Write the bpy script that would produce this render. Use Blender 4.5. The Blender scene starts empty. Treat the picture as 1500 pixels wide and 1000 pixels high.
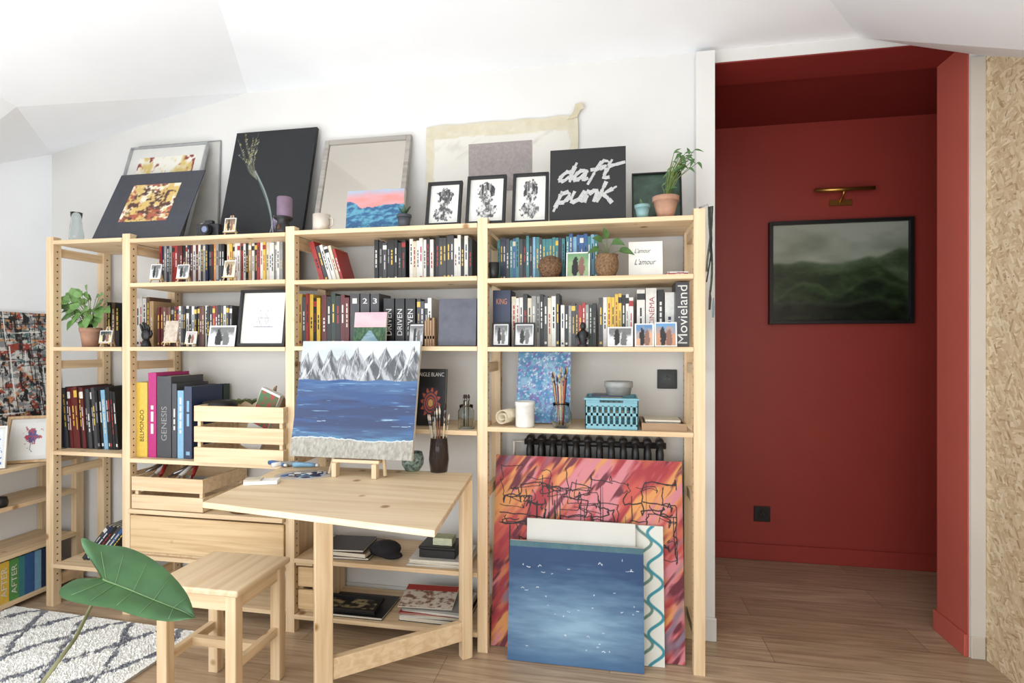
import bpy, math, random
import numpy as np
from mathutils import Vector, Matrix, Euler
random.seed(7)
scene=bpy.context.scene
col=scene.collection
# ------------------------------------------------------------------ survey of the room (metres)
F=780.0; CZ=1.267; HY=505.0; TH=math.atan(780/4258.0)
sT,cT=math.sin(TH),math.cos(TH)
def ray(px,py):
    a=(px-750)/F
    return (-sT+a*cT, cT+a*sT, (HY-py)/F)
def xa(px,Y):
    d=ray(px,500); return d[0]*Y/d[1]
def za(px,py,Y):
    d=ray(px,py); return CZ+d[2]*Y/d[1]
def onz(px,py,z):
    d=ray(px,py); t=(z-CZ)/d[2]; return d[0]*t,d[1]*t
# ------------------------------------------------------------------ colour + materials
def lin(c):
    c=c/255.0
    return c/12.92 if c<=0.04045 else ((c+0.055)/1.055)**2.4
def C(r,g,b): return (lin(r),lin(g),lin(b),1.0)
MC={}
def mat(key,rgb,rough=0.55,metal=0.0,var=0.06,scale=30.0,bump=0.0,trans=0.0,spec=0.5):
    if key in MC: return MC[key]
    m=bpy.data.materials.new(key); m.use_nodes=True
    nt=m.node_tree; b=nt.nodes['Principled BSDF']
    base=C(*rgb)
    b.inputs['Roughness'].default_value=rough
    b.inputs['Metallic'].default_value=metal
    b.inputs['Specular IOR Level'].default_value=spec
    if trans: b.inputs['Transmission Weight'].default_value=trans; b.inputs['IOR'].default_value=1.3
    tc=nt.nodes.new('ShaderNodeTexCoord'); n=nt.nodes.new('ShaderNodeTexNoise')
    n.inputs['Scale'].default_value=scale; n.inputs['Detail'].default_value=3
    nt.links.new(tc.outputs['Object'],n.inputs['Vector'])
    r=nt.nodes.new('ShaderNodeValToRGB')
    r.color_ramp.elements[0].position=0.3; r.color_ramp.elements[1].position=0.7
    r.color_ramp.elements[0].color=tuple(x*(1-var*2) for x in base[:3])+(1,)
    r.color_ramp.elements[1].color=tuple(min(1,x*(1+var)) for x in base[:3])+(1,)
    nt.links.new(n.outputs['Fac'],r.inputs['Fac']); nt.links.new(r.outputs['Color'],b.inputs['Base Color'])
    if bump:
        bp=nt.nodes.new('ShaderNodeBump'); bp.inputs['Strength'].default_value=bump; bp.inputs['Distance'].default_value=0.01
        nt.links.new(n.outputs['Fac'],bp.inputs['Height']); nt.links.new(bp.outputs['Normal'],b.inputs['Normal'])
    MC[key]=m; return m
def wood(key,c1,c2,axis='X',rough=0.5,freq=1.0):
    k=key+axis
    if k in MC: return MC[k]
    m=bpy.data.materials.new(k); m.use_nodes=True; nt=m.node_tree; b=nt.nodes['Principled BSDF']
    b.inputs['Roughness'].default_value=rough
    tc=nt.nodes.new('ShaderNodeTexCoord'); mp=nt.nodes.new('ShaderNodeMapping')
    s={'X':(1.2,28,28),'Y':(28,1.2,28),'Z':(28,28,1.2)}[axis]
    mp.inputs['Scale'].default_value=tuple(q*freq for q in s)
    n=nt.nodes.new('ShaderNodeTexNoise'); n.inputs['Scale'].default_value=1.6; n.inputs['Detail'].default_value=5; n.inputs['Distortion'].default_value=0.6
    nt.links.new(tc.outputs['Object'],mp.inputs['Vector']); nt.links.new(mp.outputs['Vector'],n.inputs['Vector'])
    r=nt.nodes.new('ShaderNodeValToRGB'); e=r.color_ramp.elements
    e[0].position=0.32; e[0].color=C(*c2); e[1].position=0.62; e[1].color=C(*c1)
    nt.links.new(n.outputs['Fac'],r.inputs['Fac'])
    v=nt.nodes.new('ShaderNodeTexVoronoi'); v.inputs['Scale'].default_value=5.5
    nt.links.new(tc.outputs['Object'],v.inputs['Vector'])
    kr=nt.nodes.new('ShaderNodeValToRGB'); kr.color_ramp.elements[0].position=0.05; kr.color_ramp.elements[0].color=(1,1,1,1)
    kr.color_ramp.elements[1].position=0.11; kr.color_ramp.elements[1].color=(0,0,0,1)
    nt.links.new(v.outputs['Distance'],kr.inputs['Fac'])
    mx=nt.nodes.new('ShaderNodeMix'); mx.data_type='RGBA'; mx.inputs['B'].default_value=C(c2[0]*0.72,c2[1]*0.62,c2[2]*0.5)
    nt.links.new(kr.outputs['Color'],mx.inputs['Factor']); nt.links.new(r.outputs['Color'],mx.inputs['A'])
    nt.links.new(mx.outputs['Result'],b.inputs['Base Color'])
    MC[k]=m; return m
def pine(ax='X'): return wood('pine',(228,203,166),(208,177,137),ax)
def birch(ax='X'): return wood('birch',(224,202,168),(206,179,142),ax,freq=0.6)
def amat(rough=0.6):
    k='painted%d'%int(rough*100)
    if k in MC: return MC[k]
    m=bpy.data.materials.new(k); m.use_nodes=True; nt=m.node_tree; b=nt.nodes['Principled BSDF']
    b.inputs['Roughness'].default_value=rough
    a=nt.nodes.new('ShaderNodeVertexColor'); a.layer_name='Col'
    nt.links.new(a.outputs['Color'],b.inputs['Base Color'])
    n=nt.nodes.new('ShaderNodeTexNoise'); n.inputs['Scale'].default_value=220
    bp=nt.nodes.new('ShaderNodeBump'); bp.inputs['Strength'].default_value=0.15; bp.inputs['Distance'].default_value=0.002
    tc=nt.nodes.new('ShaderNodeTexCoord'); nt.links.new(tc.outputs['Object'],n.inputs['Vector'])
    nt.links.new(n.outputs['Fac'],bp.inputs['Height']); nt.links.new(bp.outputs['Normal'],b.inputs['Normal'])
    MC[k]=m; return m
black=lambda: mat('black_satin',(22,22,24),0.45)
white=lambda: mat('white_paper',(232,230,224),0.7,var=0.02)
glass=lambda: mat('clear_glass',(235,240,240),0.03,trans=1.0,var=0.0)
# ------------------------------------------------------------------ mesh builder
class M:
    def __init__(s): s.v=[];s.f=[];s.m=[];s.sm=[]
    def add(s,vs,fs,m=0,sm=False):
        o=len(s.v); s.v+= [tuple(p) for p in vs]
        for f in fs: s.f.append(tuple(i+o for i in f)); s.m.append(m); s.sm.append(sm)
        return s
    def box(s,x0,x1,y0,y1,z0,z1,m=0):
        vs=[(x0,y0,z0),(x1,y0,z0),(x1,y1,z0),(x0,y1,z0),(x0,y0,z1),(x1,y0,z1),(x1,y1,z1),(x0,y1,z1)]
        return s.add(vs,[(0,3,2,1),(4,5,6,7),(0,1,5,4),(1,2,6,5),(2,3,7,6),(3,0,4,7)],m)
    def lathe(s,prof,cx=0,cy=0,seg=24,m=0,cz=0):
        vs=[];fs=[];n=len(prof)
        for r,z in prof:
            for i in range(seg):
                a=2*math.pi*i/seg; vs.append((cx+r*math.cos(a),cy+r*math.sin(a),cz+z))
        for j in range(n-1):
            for i in range(seg):
                k=(i+1)%seg; fs.append((j*seg+i,j*seg+k,(j+1)*seg+k,(j+1)*seg+i))
        s.add(vs,fs,m,True)
        if prof[0][0]>1e-5: s.add(vs[:seg],[tuple(range(seg))[::-1]],m)
        if prof[-1][0]>1e-5: s.add(vs[-seg:],[tuple(range(seg))],m)
        return s
    def tube(s,pts,r,seg=8,m=0,flat=1.0):
        pts=[Vector(p) for p in pts]; n=len(pts)
        rs=r if isinstance(r,(list,tuple)) else [r]*n
        vs=[];fs=[]
        for i,p in enumerate(pts):
            d=(pts[min(i+1,n-1)]-pts[max(i-1,0)])
            if d.length<1e-9: d=Vector((0,0,1))
            d.normalize(); up=Vector((0,1,0)) if abs(d.y)<0.9 else Vector((1,0,0))
            a=d.cross(up).normalized(); b=d.cross(a).normalized()
            for k in range(seg):
                t=2*math.pi*k/seg; vs.append(tuple(p+a*math.cos(t)*rs[i]+b*math.sin(t)*rs[i]*flat))
        for i in range(n-1):
            for k in range(seg):
                q=(k+1)%seg; fs.append((i*seg+k,i*seg+q,(i+1)*seg+q,(i+1)*seg+k))
        fs.append(tuple(range(seg))[::-1]); fs.append(tuple(range((n-1)*seg,n*seg)))
        return s.add(vs,fs,m,True)
    def ball(s,c,r,seg=14,m=0,sc=(1,1,1)):
        N=8
        vs=[];fs=[]
        for j in range(N+1):
            t=math.pi*j/N
            for i in range(seg):
                a=2*math.pi*i/seg
                vs.append((c[0]+r*sc[0]*math.sin(t)*math.cos(a),c[1]+r*sc[1]*math.sin(t)*math.sin(a),c[2]-r*sc[2]*math.cos(t)))
        for j in range(N):
            for i in range(seg):
                k=(i+1)%seg; fs.append((j*seg+i,j*seg+k,(j+1)*seg+k,(j+1)*seg+i))
        return s.add(vs,fs,m,True)
    def leaf(s,base,d,L,W,droop=0.3,m=0,up=(0,0,1),N=6,heart=False):
        base=Vector(base); d=Vector(d).normalized(); up=Vector(up)
        side=d.cross(up)
        if side.length<1e-3: side=Vector((1,0,0))
        side.normalize(); nrm=side.cross(d).normalized()
        vs=[];fs=[]
        for i in range(N+1):
            t=i/N
            w=W*0.5*(math.sin(math.pi*t**(0.6 if heart else 0.8))+0.02)
            if heart and i==0: w=W*0.28
            c=base+d*L*t-Vector((0,0,1))*droop*L*t*t
            vs+= [tuple(c-side*w+nrm*w*0.25),tuple(c),tuple(c+side*w+nrm*w*0.25)]
        for i in range(N):
            a=i*3; fs+= [(a,a+1,a+4,a+3),(a+1,a+2,a+5,a+4)]
        return s.add(vs,fs,m,True)
    def obj(s,name,mats,parent=None,loc=(0,0,0),rot=(0,0,0),bevel=0,seg=1,cols=None):
        me=bpy.data.meshes.new(name); me.from_pydata(s.v,[],s.f); 
        for q in mats: me.materials.append(q)
        me.polygons.foreach_set('material_index',s.m); me.polygons.foreach_set('use_smooth',s.sm)
        if cols is not None:
            at=me.color_attributes.new('Col','FLOAT_COLOR','POINT')
            at.data.foreach_set('color',cols.astype(np.float32).ravel())
        me.update()
        o=bpy.data.objects.new(name,me); o.location=loc; o.rotation_euler=rot
        if parent: o.parent=parent
        col.objects.link(o)
        if bevel:
            bm=o.modifiers.new('bev','BEVEL'); bm.width=bevel; bm.segments=seg; bm.limit_method='ANGLE'
        return o
def tag(o,label,cat,group=None):
    o['label']=label; o['category']=cat
    if group: o['group']=group
    return o
def top(name,label,cat,loc=(0,0,0),rot=(0,0,0),group=None):
    o=bpy.data.objects.new(name,None); o.empty_display_size=0.05; o.location=loc; o.rotation_euler=rot
    col.objects.link(o); return tag(o,label,cat,group)
def struct(o): o['kind']='structure'; return o
def textmesh(s,cache={}):
    if s in cache: return cache[s]
    cu=bpy.data.curves.new('t','FONT'); cu.body=s; cu.size=1; cu.resolution_u=3
    o=bpy.data.objects.new('t',cu); col.objects.link(o); bpy.context.view_layer.update()
    dg=bpy.context.evaluated_depsgraph_get(); me=bpy.data.meshes.new_from_object(o.evaluated_get(dg))
    vs=[tuple(v.co) for v in me.vertices]; fs=[tuple(p.vertices) for p in me.polygons]
    bpy.data.objects.remove(o); bpy.data.meshes.remove(me)
    cache[s]=(vs,fs); return cache[s]
def text(parent,s,cx,cz,w,h,y,mt,vert=0,shear=0.0):
    vs,fs=textmesh(s)
    xs=[v[0] for v in vs]; ys=[v[1] for v in vs]
    x0,x1,y0,y1=min(xs),max(xs),min(ys),max(ys)
    su=w/(x1-x0); sv=h/(y1-y0)
    out=[]
    for v in vs:
        u=(v[0]-(x0+x1)/2)*su; q=(v[1]-(y0+y1)/2)*sv; u+=shear*q
        if vert==0: out.append((cx+u,y,cz+q))
        elif vert==1: out.append((cx-q,y,cz+u))
        else: out.append((cx+q,y,cz-u))
    m=M(); m.add(out,fs); return m.obj('lettering',[mt],parent)
# ------------------------------------------------------------------ painting with numpy
def vn(u,v,sx,sy,seed=0):
    r=np.random.RandomState(seed); G=r.rand(64,64)
    x=u*sx; y=v*sy; xi=np.floor(x).astype(int); yi=np.floor(y).astype(int); fx=x-xi; fy=y-yi
    fx=fx*fx*(3-2*fx); fy=fy*fy*(3-2*fy)
    g=lambda a,b:G[a%64,b%64]
    return (g(xi,yi)*(1-fx)+g(xi+1,yi)*fx)*(1-fy)+(g(xi,yi+1)*(1-fx)+g(xi+1,yi+1)*fx)*fy
def fb(u,v,sx,sy,seed=0): return (vn(u,v,sx,sy,seed)*0.5+vn(u,v,sx*2.1,sy*2.1,seed+1)*0.3+vn(u,v,sx*4.3,sy*4.3,seed+2)*0.2)
def A(*c): return np.array(c,float)
def mixc(a,b,t): t=np.clip(t,0,1)[...,None]; return a*(1-t)+b*t
def stroke(img,u,v,pts,w,c,asp=1.0,soft=0.4):
    d=np.full(u.shape,9.0)
    for (x0,y0),(x1,y1) in zip(pts[:-1],pts[1:]):
        dx,dy=(x1-x0)*asp,(y1-y0); L=dx*dx+dy*dy+1e-9
        t=np.clip((((u-x0)*asp)*dx+(v-y0)*dy)/L,0,1)
        d=np.minimum(d,np.hypot((u-x0)*asp-t*dx,(v-y0)-t*dy))
    return mixc(img,A(*c),np.clip((w-d)/(w*soft),0,1))
def solid(u,c): return np.ones(u.shape+(3,))*A(*c)
def curvy(pts,k=5):
    P=[Vector(p) for p in pts]; out=[]
    for i in range(len(P)-1):
        p0=P[max(0,i-1)];p1=P[i];p2=P[i+1];p3=P[min(len(P)-1,i+2)]
        for j in range(k):
            t=j/k; q=.5*((2*p1)+(p2-p0)*t+(2*p0-5*p1+4*p2-p3)*t*t+(3*p1-3*p2+p3-p0)*t**3); out.append((q.x,q.y))
    out.append((P[-1].x,P[-1].y)); return out
def a_mount(u,v):
    img=mixc(A(166,174,178),A(200,206,209),fb(u,v,3,12,1))
    pk=[(0.0,.80),(.05,.90),(.09,.82),(.14,.91),(.2,.80),(.25,.93),(.31,.83),(.37,.92),(.42,.84),(.48,.95),(.55,.84),(.61,.91),(.66,.85),(.72,.95),(.78,.85),(.85,.93),(.91,.84),(.95,.96),(1,.88)]
    rz=np.interp(u,[p[0] for p in pk],[p[1] for p in pk])+.02*(vn(u,u*0,50,1,3)-.5)
    g=fb(u+v*0.45,v-u*0.3,30,7,5); g2=fb(u-v*.45,v+u*.3,30,7,15)
    mc=mixc(A(72,74,78),A(160,162,166),(g-0.36)*3.2); mc=mixc(mc,A(186,188,190),(g2-.58)*6)
    img=mixc(img,mc,np.clip((rz-v)*60,0,1))
    for i in range(len(pk)-1):
        if pk[i][1]>0.88:
            img=stroke(img,u,v,[pk[i],(pk[i][0]+.03,.78),(pk[i][0]+.02,.7)],.0028,(60,62,66))
            for q in range(2): x=pk[i][0]-.01*q; img=stroke(img,u,v,[(x,pk[i][1]-.02*q),(x-.03,.80-.02*q),(x-.04,.70)],.002,(196,198,200) if q%2==0 else (84,86,90))
    t=(0.66-v)/0.5
    sea=mixc(A(62,96,138),A(26,46,88),t*2.2+(fb(u,v,4,40,9)-.5)*0.9)
    sea=mixc(sea,A(30,66,116),(fb(u,v,3,26,12)-.48)*4)
    sea=mixc(sea,A(78,132,164),np.clip((0.27-v)*8,0,1)*fb(u,v,6,50,3)*1.4)
    sea=mixc(sea,A(110,150,176),(fb(u,v,5,70,55)-.7)*8)
    img=np.where((v<0.655+0.006*np.sin(u*20))[...,None],sea,img)
    for (x,y) in ((.2,.30),(.75,.32),(.9,.27)): img=stroke(img,u,v,[(x,y),(x+.07,y+.004)],.0022,(180,198,208))
    sh=0.15+0.012*np.sin(u*7)+0.01*(vn(u,u*0,40,1,9)-.5)
    img=np.where((v<sh+0.008)[...,None],A(190,200,202),img)
    img=np.where((v<sh)[...,None],mixc(A(128,124,114),A(184,180,168),fb(u,v,70,34,8)*1.2-.1),img)
    return img
def a_abs(u,v):
    w=u*0.75-v*0.55; w2=u*0.5+v*0.8
    n=fb(w2+2,w+2,5,20,21); n2=fb(w2+1,w+3,3,13,31)
    img=mixc(A(160,50,58),A(192,84,72),(n-.4)*4)
    img=mixc(img,A(214,148,86),(n2-.5)*7)
    img=mixc(img,A(204,128,136),(fb(w2,w+1,4,18,41)-.52)*7)
    img=mixc(img,A(104,38,52),(fb(w2+3,w+5,5,22,51)-.6)*9)
    img=mixc(img,A(132,112,130),(fb(w2+7,w+4,3,12,61)-.64)*8)
    r=random.Random(15); dk=(34,22,26)
    for i in range(40):
        x=r.uniform(.05,.95); y=r.uniform(.58,.95); pts=[(x,y)]; hor=r.random()<.5
        for k in range(r.randint(3,7)):
            L=r.choice([-1,1])*r.uniform(.04,.16); st=4
            for q in range(st):
                if hor: x+=L/st; y+=r.uniform(-.012,.012)
                else: y-=abs(L)/st*.7*(1 if r.random()<.8 else -1); x+=r.uniform(-.010,.010)
                x=min(.97,max(.03,x)); y=min(.97,max(.48,y)); pts.append((x,y))
            hor=not hor
        img=stroke(img,u,v,pts,r.uniform(.002,.0042),dk)
    for i in range(30):
        x=r.uniform(.04,.97); y=r.uniform(.56,.9); img=stroke(img,u,v,[(x,y),(x+.003,y-r.uniform(.1,.45))],r.uniform(.0018,.0032),dk)
    return img
def a_sea(u,v):
    img=mixc(A(140,174,198),A(38,68,108),np.hypot((u-.5)*.7,(v-.30)*1.35)*1.35+(fb(u,v,5,24,3)-.5)*.4)
    img=mixc(img,A(60,98,140),np.clip((.14-v)*5,0,.8))
    img=np.where((v>.95+.0*u)[...,None],mixc(A(84,122,128),A(60,96,110),fb(u,v,20,10,4)),img)
    r=random.Random(3)
    for i in range(38):
        x=r.uniform(.08,.95);y=r.uniform(.12,.9); a=r.uniform(-.025,.025); b=r.uniform(-.012,.012)
        img=stroke(img,u,v,curvy([(x,y),(x+a*.5,y+b+.004),(x+a,y+b*.5)],2),r.uniform(.0016,.0038),(214,224,230))
    return img
def a_squig(u,v):
    img=solid(u,(218,220,212))
    for k,(x0,c) in enumerate(((.30,(84,110,96)),(.5,(52,140,154)),(.70,(38,130,150)),(.86,(96,130,120)),(.94,(50,136,152)))):
        pts=[(x0+.055*math.sin(y*26+k*1.3),y) for y in np.linspace(0.0,1,60)]
        img=stroke(img,u,v,pts,.013,c)
    return img
def a_green(u,v):
    img=mixc(A(168,174,160),A(108,122,102),(1-v)*1.3+(fb(u,v,3,5,2)-.5)*1.3)
    for k,(h,c1,c2) in enumerate([(.64,(84,100,74),(56,72,50)),(.54,(58,78,48),(34,50,30)),(.36,(46,70,36),(20,34,18)),(.2,(28,46,22),(10,18,10))]):
        rz=h+.13*(vn(u,u*0,4,1,60+k)-.5)*2+.03*(vn(u,u*0,14,1,70+k)-.5)
        cc=mixc(A(*c2),A(*c1),(fb(u,v,9,12,80+k)-.3)*2.2)
        cc=mixc(cc,A(124,142,112),np.clip((v-rz+.07)*6,0,.45))
        img=mixc(img,cc,np.clip((rz-v)*30,0,1))
    return img
def a_black(u,v):
    img=mixc(A(22,24,27),A(30,32,36),fb(u,v,9,9,3))
    r=random.Random(2)
    for i in range(14):
        e=(r.uniform(.02,.3),r.uniform(.78,1.0))
        m=(.25+r.uniform(-.05,.05),.68)
        img=stroke(img,u,v,curvy([(.36,.54),m,e]),.002,r.choice([(110,114,94),(126,132,110),(100,110,110),(130,122,84)]))
        for q in range(4):
            t=r.random(); px=m[0]+(e[0]-m[0])*t; py=m[1]+(e[1]-m[1])*t
            img=stroke(img,u,v,[(px,py),(px+.008,py+.01)],.004,r.choice([(168,156,88),(174,176,160)]))
    img=stroke(img,u,v,curvy([(.32,.62),(.47,.44),(.58,.26),(.66,.05)]),.009,(136,146,148))
    img=stroke(img,u,v,curvy([(.36,.56),(.52,.34),(.6,.2)]),.005,(84,110,90))
    for i in range(7): img=stroke(img,u,v,[(.64,.20),(.62+.045*i,.0)],.005,(130,108,150) if i%2 else (160,156,170))
    return img
def a_wave(u,v):
    img=mixc(A(200,150,154),A(208,128,122),fb(u,v,4,8,3)*1.3); img=mixc(img,A(150,168,190),(v-.8)*5+(fb(u,v,4,3,8)-.5))
    rz=.55+.1*np.sin(u*9+1)*(1-u)+.08*vn(u,u*0,8,1,4)
    sea=mixc(A(38,80,120),A(84,144,164),(fb(u+v,v-u*.4,8,16,6)-.4)*4)
    return np.where((v<rz)[...,None],sea,img)
def a_card(u,v):
    img=mixc(A(228,220,198),A(208,178,108),(fb(u,v,6,5,11)-.42)*8)
    img=mixc(img,A(84,54,48),(fb(u,v,9,9,15)-.52)*12); return mixc(img,A(166,88,68),(fb(u,v,7,7,18)-.58)*12)
def a_print(u,v):
    img=mixc(A(226,222,210),A(206,180,110),(fb(u,v,6,5,11)-.48)*6)
    img=mixc(img,A(130,50,46),(fb(u,v,9,9,25)-.6)*14); return np.where((v<.38)[...,None],A(232,230,224),img)
def a_poster(u,v):
    img=mixc(A(204,200,191),A(214,210,202),fb(u,v,4,4,2))
    img=mixc(img,A(190,184,172),(fb(u+v,u-v+3,5,14,12)-.6)*3)
    t=((v>.90-.03*fb(u,v,9,2,6))|(u<.045+.02*vn(v,u*0,9,1,4))|(u>.955-.02*vn(v,u*0,9,1,5)))
    img=np.where(t[...,None],mixc(A(206,199,178),A(190,181,156),fb(u,v,26,26,7)),img)
    return img
def a_posterimg(u,v): return mixc(A(138,128,126),A(160,152,148),(fb(u,v,40,30,5)-.2)*1.4)
def portrait(seed):
    def f(u,v):
        img=solid(u,(216,214,208)); n=fb(u,v,12,12,seed)
        d=np.hypot((u-.5)/.24,(v-.62)/.24); b=np.hypot((u-.5)/.36,(v-.22)/.2)
        g=mixc(A(70,70,72),A(204,202,198),(n-.35)*3.5)
        img=np.where(((d+ (n-.5)*.6<1)|(b+(n-.5)*1.1<1))[...,None],g,img)
        hr=(np.hypot((u-.5)/.3,(v-.72)/.24)+(n-.5)<1)&(np.hypot((u-.5)/.15,(v-.58)/.2)>1)
        img=np.where(hr[...,None],mixc(A(48,48,50),A(150,148,146),(fb(u,v,30,6,seed+4)-.4)*4),img)
        img=stroke(img,u,v,[(.42,.63),(.46,.63)],.012,(20,20,20)); img=stroke(img,u,v,[(.54,.63),(.58,.63)],.012,(20,20,20))
        img=stroke(img,u,v,[(.46,.5),(.54,.5)],.008,(40,30,30)); img=stroke(img,u,v,[(.5,.6),(.49,.55)],.006,(90,90,90))
        return img
    return f
def a_speck(u,v):
    img=mixc(A(72,134,176),A(138,178,204),(fb(u,v,9,12,4)-.3)*2.4)
    img=mixc(img,A(122,106,170),(fb(u,v,22,26,9)-.56)*12); img=mixc(img,A(196,212,224),(fb(u,v,30,30,19)-.6)*10); return img
def a_graf(u,v):
    img=mixc(A(206,204,198),A(130,132,134),(fb(u,v,30,44,3)-.45)*7)
    img=mixc(img,A(150,62,46),(fb(u,v,24,30,13)-.57)*16); img=mixc(img,A(196,140,96),(fb(u,v,24,36,23)-.62)*16); img=mixc(img,A(80,110,110),(fb(u,v,26,36,63)-.66)*16)
    img=mixc(img,A(26,26,28),(fb(u,v,50,22,43)-.56)*16)
    r=random.Random(8)
    for i in range(230):
        x=r.uniform(0,1);y=r.uniform(0,1); 
        if i%2: p=[(x,y),(x+r.uniform(-.012,.012),y+r.uniform(.05,.3))]
        else: p=[(x,y),(x+r.uniform(.05,.2),y+r.uniform(-.012,.012))]
        img=stroke(img,u,v,p,r.uniform(.0018,.004),(20,20,22) if r.random()<.72 else (232,232,228))
    return img
def a_lake(u,v):
    img=mixc(A(206,160,172),A(222,186,186),fb(u,v,3,6,5)); 
    img=np.where((v<.55)[...,None],mixc(A(44,74,52),A(80,120,76),(fb(u,v,22,9,4)-.4)*3),img)
    return np.where(((v<.45)&(np.abs(u-.5)<(.5-v)*.75))[...,None],mixc(A(90,130,150),A(170,190,196),fb(u,v,3,20,6)),img)
def a_tower(u,v):
    img=solid(u,(226,226,222)); c=(112,112,124)
    for x in (.36,.64): img=stroke(img,u,v,[(x-.07,.22),(x-.07,.62),(x,.76),(x+.07,.62),(x+.07,.22)],.010,c); img=stroke(img,u,v,[(x,.3),(x,.6)],.008,c)
    img=stroke(img,u,v,[(.12,.22),(.88,.22)],.012,c); img=stroke(img,u,v,[(.29,.5),(.71,.5)],.008,c)
    for i in range(6): img=stroke(img,u,v,[(.25+.1*i,.22),(.25+.1*i,.42)],.007,c)
    return img
def a_flower(u,v):
    img=solid(u,(226,224,218)); n=fb(u,v,9,9,3)
    img=np.where((np.hypot((u-.55)/.22,(v-.6)/.24)+(n-.5)*2.2<1)[...,None],mixc(A(176,60,72),A(70,76,140),(n-.4)*5),img)
    img=stroke(img,u,v,[(.52,.5),(.5,.2),(.58,.12)],.012,(90,90,104)); return img
def a_bluefl(u,v):
    img=solid(u,(212,218,224)); return mixc(img,A(54,96,168),(fb(u,v,8,8,3)-.52)*14)
def a_plain(c,c2=None):
    def f(u,v): return mixc(A(*c),A(*(c2 or [x*.85 for x in c])),fb(u,v,5,7,int(sum(c))%50))
    return f
def a_photo(seed,c1=(90,120,150),c2=(200,180,150)):
    def f(u,v):
        img=mixc(A(*c2),A(*c1),(v-.45)*3+(fb(u,v,5,5,seed)-.5)*2)
        img=mixc(img,A(36,34,36),(np.hypot((u-.38)/.13,(v-.4)/.4)+(fb(u,v,6,6,seed+2)-.5)*.8<1)*1.0)
        img=mixc(img,A(130,96,84),(np.hypot((u-.65)/.13,(v-.35)/.38)+(fb(u,v,6,6,seed+3)-.5)*.8<1)*1.0)
        b=(u<.05)|(u>.95)|(v<.06)|(v>.94)
        return np.where(b[...,None],A(228,228,224),img)
    return f
def a_mono(seed):
    g=a_photo(seed,(110,110,112),(206,205,200))
    def f(u,v):
        i=g(u,v); return np.repeat(i.mean(axis=-1,keepdims=True),3,axis=-1)
    return f
def artgrid(name,w,h,fn,res,parent=None,y=0.0,x0=None,z0=0.0,loc=(0,0,0),rot=(0,0,0),back=0.0,edge=None,rough=0.6,warp=None):
    nx=max(4,int(res*(w/max(w,h)))); nz=max(4,int(res*(h/max(w,h))))
    us=np.linspace(0,1,nx+1); vs_=np.linspace(0,1,nz+1); U,V=np.meshgrid(us,vs_)
    img=np.clip(fn(U,V),0,255)/255.0
    img=np.where(img<=0.04045,img/12.92,((img+0.055)/1.055)**2.4)
    if x0 is None: x0=-w/2
    X=x0+U*w; Z=z0+V*h; Y=np.full(X.shape,y)
    if warp is not None: X,Y,Z=warp(U,V,X,Y,Z)
    m=M(); m.v=list(zip(X.ravel().tolist(),Y.ravel().tolist(),Z.ravel().tolist()))
    W=nx+1
    m.f=[(j*W+i,j*W+i+1,(j+1)*W+i+1,(j+1)*W+i) for j in range(nz) for i in range(nx)]
    m.m=[0]*len(m.f); m.sm=[False]*len(m.f)
    cols=np.ones((W*(nz+1),4)); cols[:,:3]=img.reshape(-1,3)
    mats=[amat(rough)]
    if back:
        m.box(x0,x0+w,y+0.0004,y+back,z0,z0+h,1); cols=np.vstack([cols,np.ones((8,4))])
        mats.append(edge or mat('canvas_edge',(208,202,190),0.8))
    return m.obj(name,mats,parent,loc,rot,cols=cols)
def leanplace(pxL,pxR,zb,Yb,Yt,pyTop,th,pxM=None):
    xl,xr=xa(pxL,Yb),xa(pxR,Yb); w=abs(xr-xl)
    pm=pxM if pxM else (pxL+pxR)/2
    zt=za(pm,pyTop,Yt); H=math.hypot(zt-zb,Yt-Yb); ph=math.atan2(Yt-Yb,zt-zb)
    return (xl+xr)/2,w,H,ph,(( xl+xr)/2,Yb,zb+th*math.sin(ph)+0.0006)
def canvas(label,pxL,pxR,zb,Yb,Yt,pyTop,fn,th=0.018,res=90,edge=None,pxM=None,rz=0,name='painting',cat='painting',group=None,rough=0.6):
    cx,w,H,ph,loc=leanplace(pxL,pxR,zb,Yb,Yt,pyTop,th,pxM)
    o=artgrid(name,w,H,fn,res,loc=loc,rot=(-ph,0,rz),back=th,edge=edge,rough=rough)
    return tag(o,label,cat,group),w,H
def framed(label,pxL,pxR,zb,Yb,Yt,pyTop,fn,fw=0.012,th=0.018,fm=None,matw=0.0,matc=(222,220,214),res=60,pxM=None,name='framed_print',cat='framed print',group=None,rz=0,glossy=0.3):
    cx,w,H,ph,loc=leanplace(pxL,pxR,zb,Yb,Yt,pyTop,th,pxM)
    e=top(name,label,cat,loc,(-ph,0,rz),group); framed_parts(e,w,H,fn,fw,th,fm or black(),matw,matc,res,glossy); return e
def framed_parts(e,w,H,fn,fw,th,fm,matw,matc,res,glossy=0.3,z0=0.0):
    m=M(); m.box(-w/2,-w/2+fw,0,th,z0,z0+H).box(w/2-fw,w/2,0,th,z0,z0+H).box(-w/2+fw,w/2-fw,0,th,z0,z0+fw).box(-w/2+fw,w/2-fw,0,th,z0+H-fw,z0+H)
    m.obj('frame',[fm],e,bevel=0.0008)
    M().box(-w/2+fw,w/2-fw,th*0.7,th*0.95,z0+fw,z0+H-fw).obj('mount_board',[mat('mount%d%d'%(matc[0],matc[2]),matc,0.8,var=0.01)],e)
    iw=w-2*fw-2*matw; ih=H-2*fw-2*matw
    artgrid('picture',iw,ih,fn,res,e,y=th*0.7-0.0008,z0=z0+fw+matw,rough=glossy)
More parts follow.
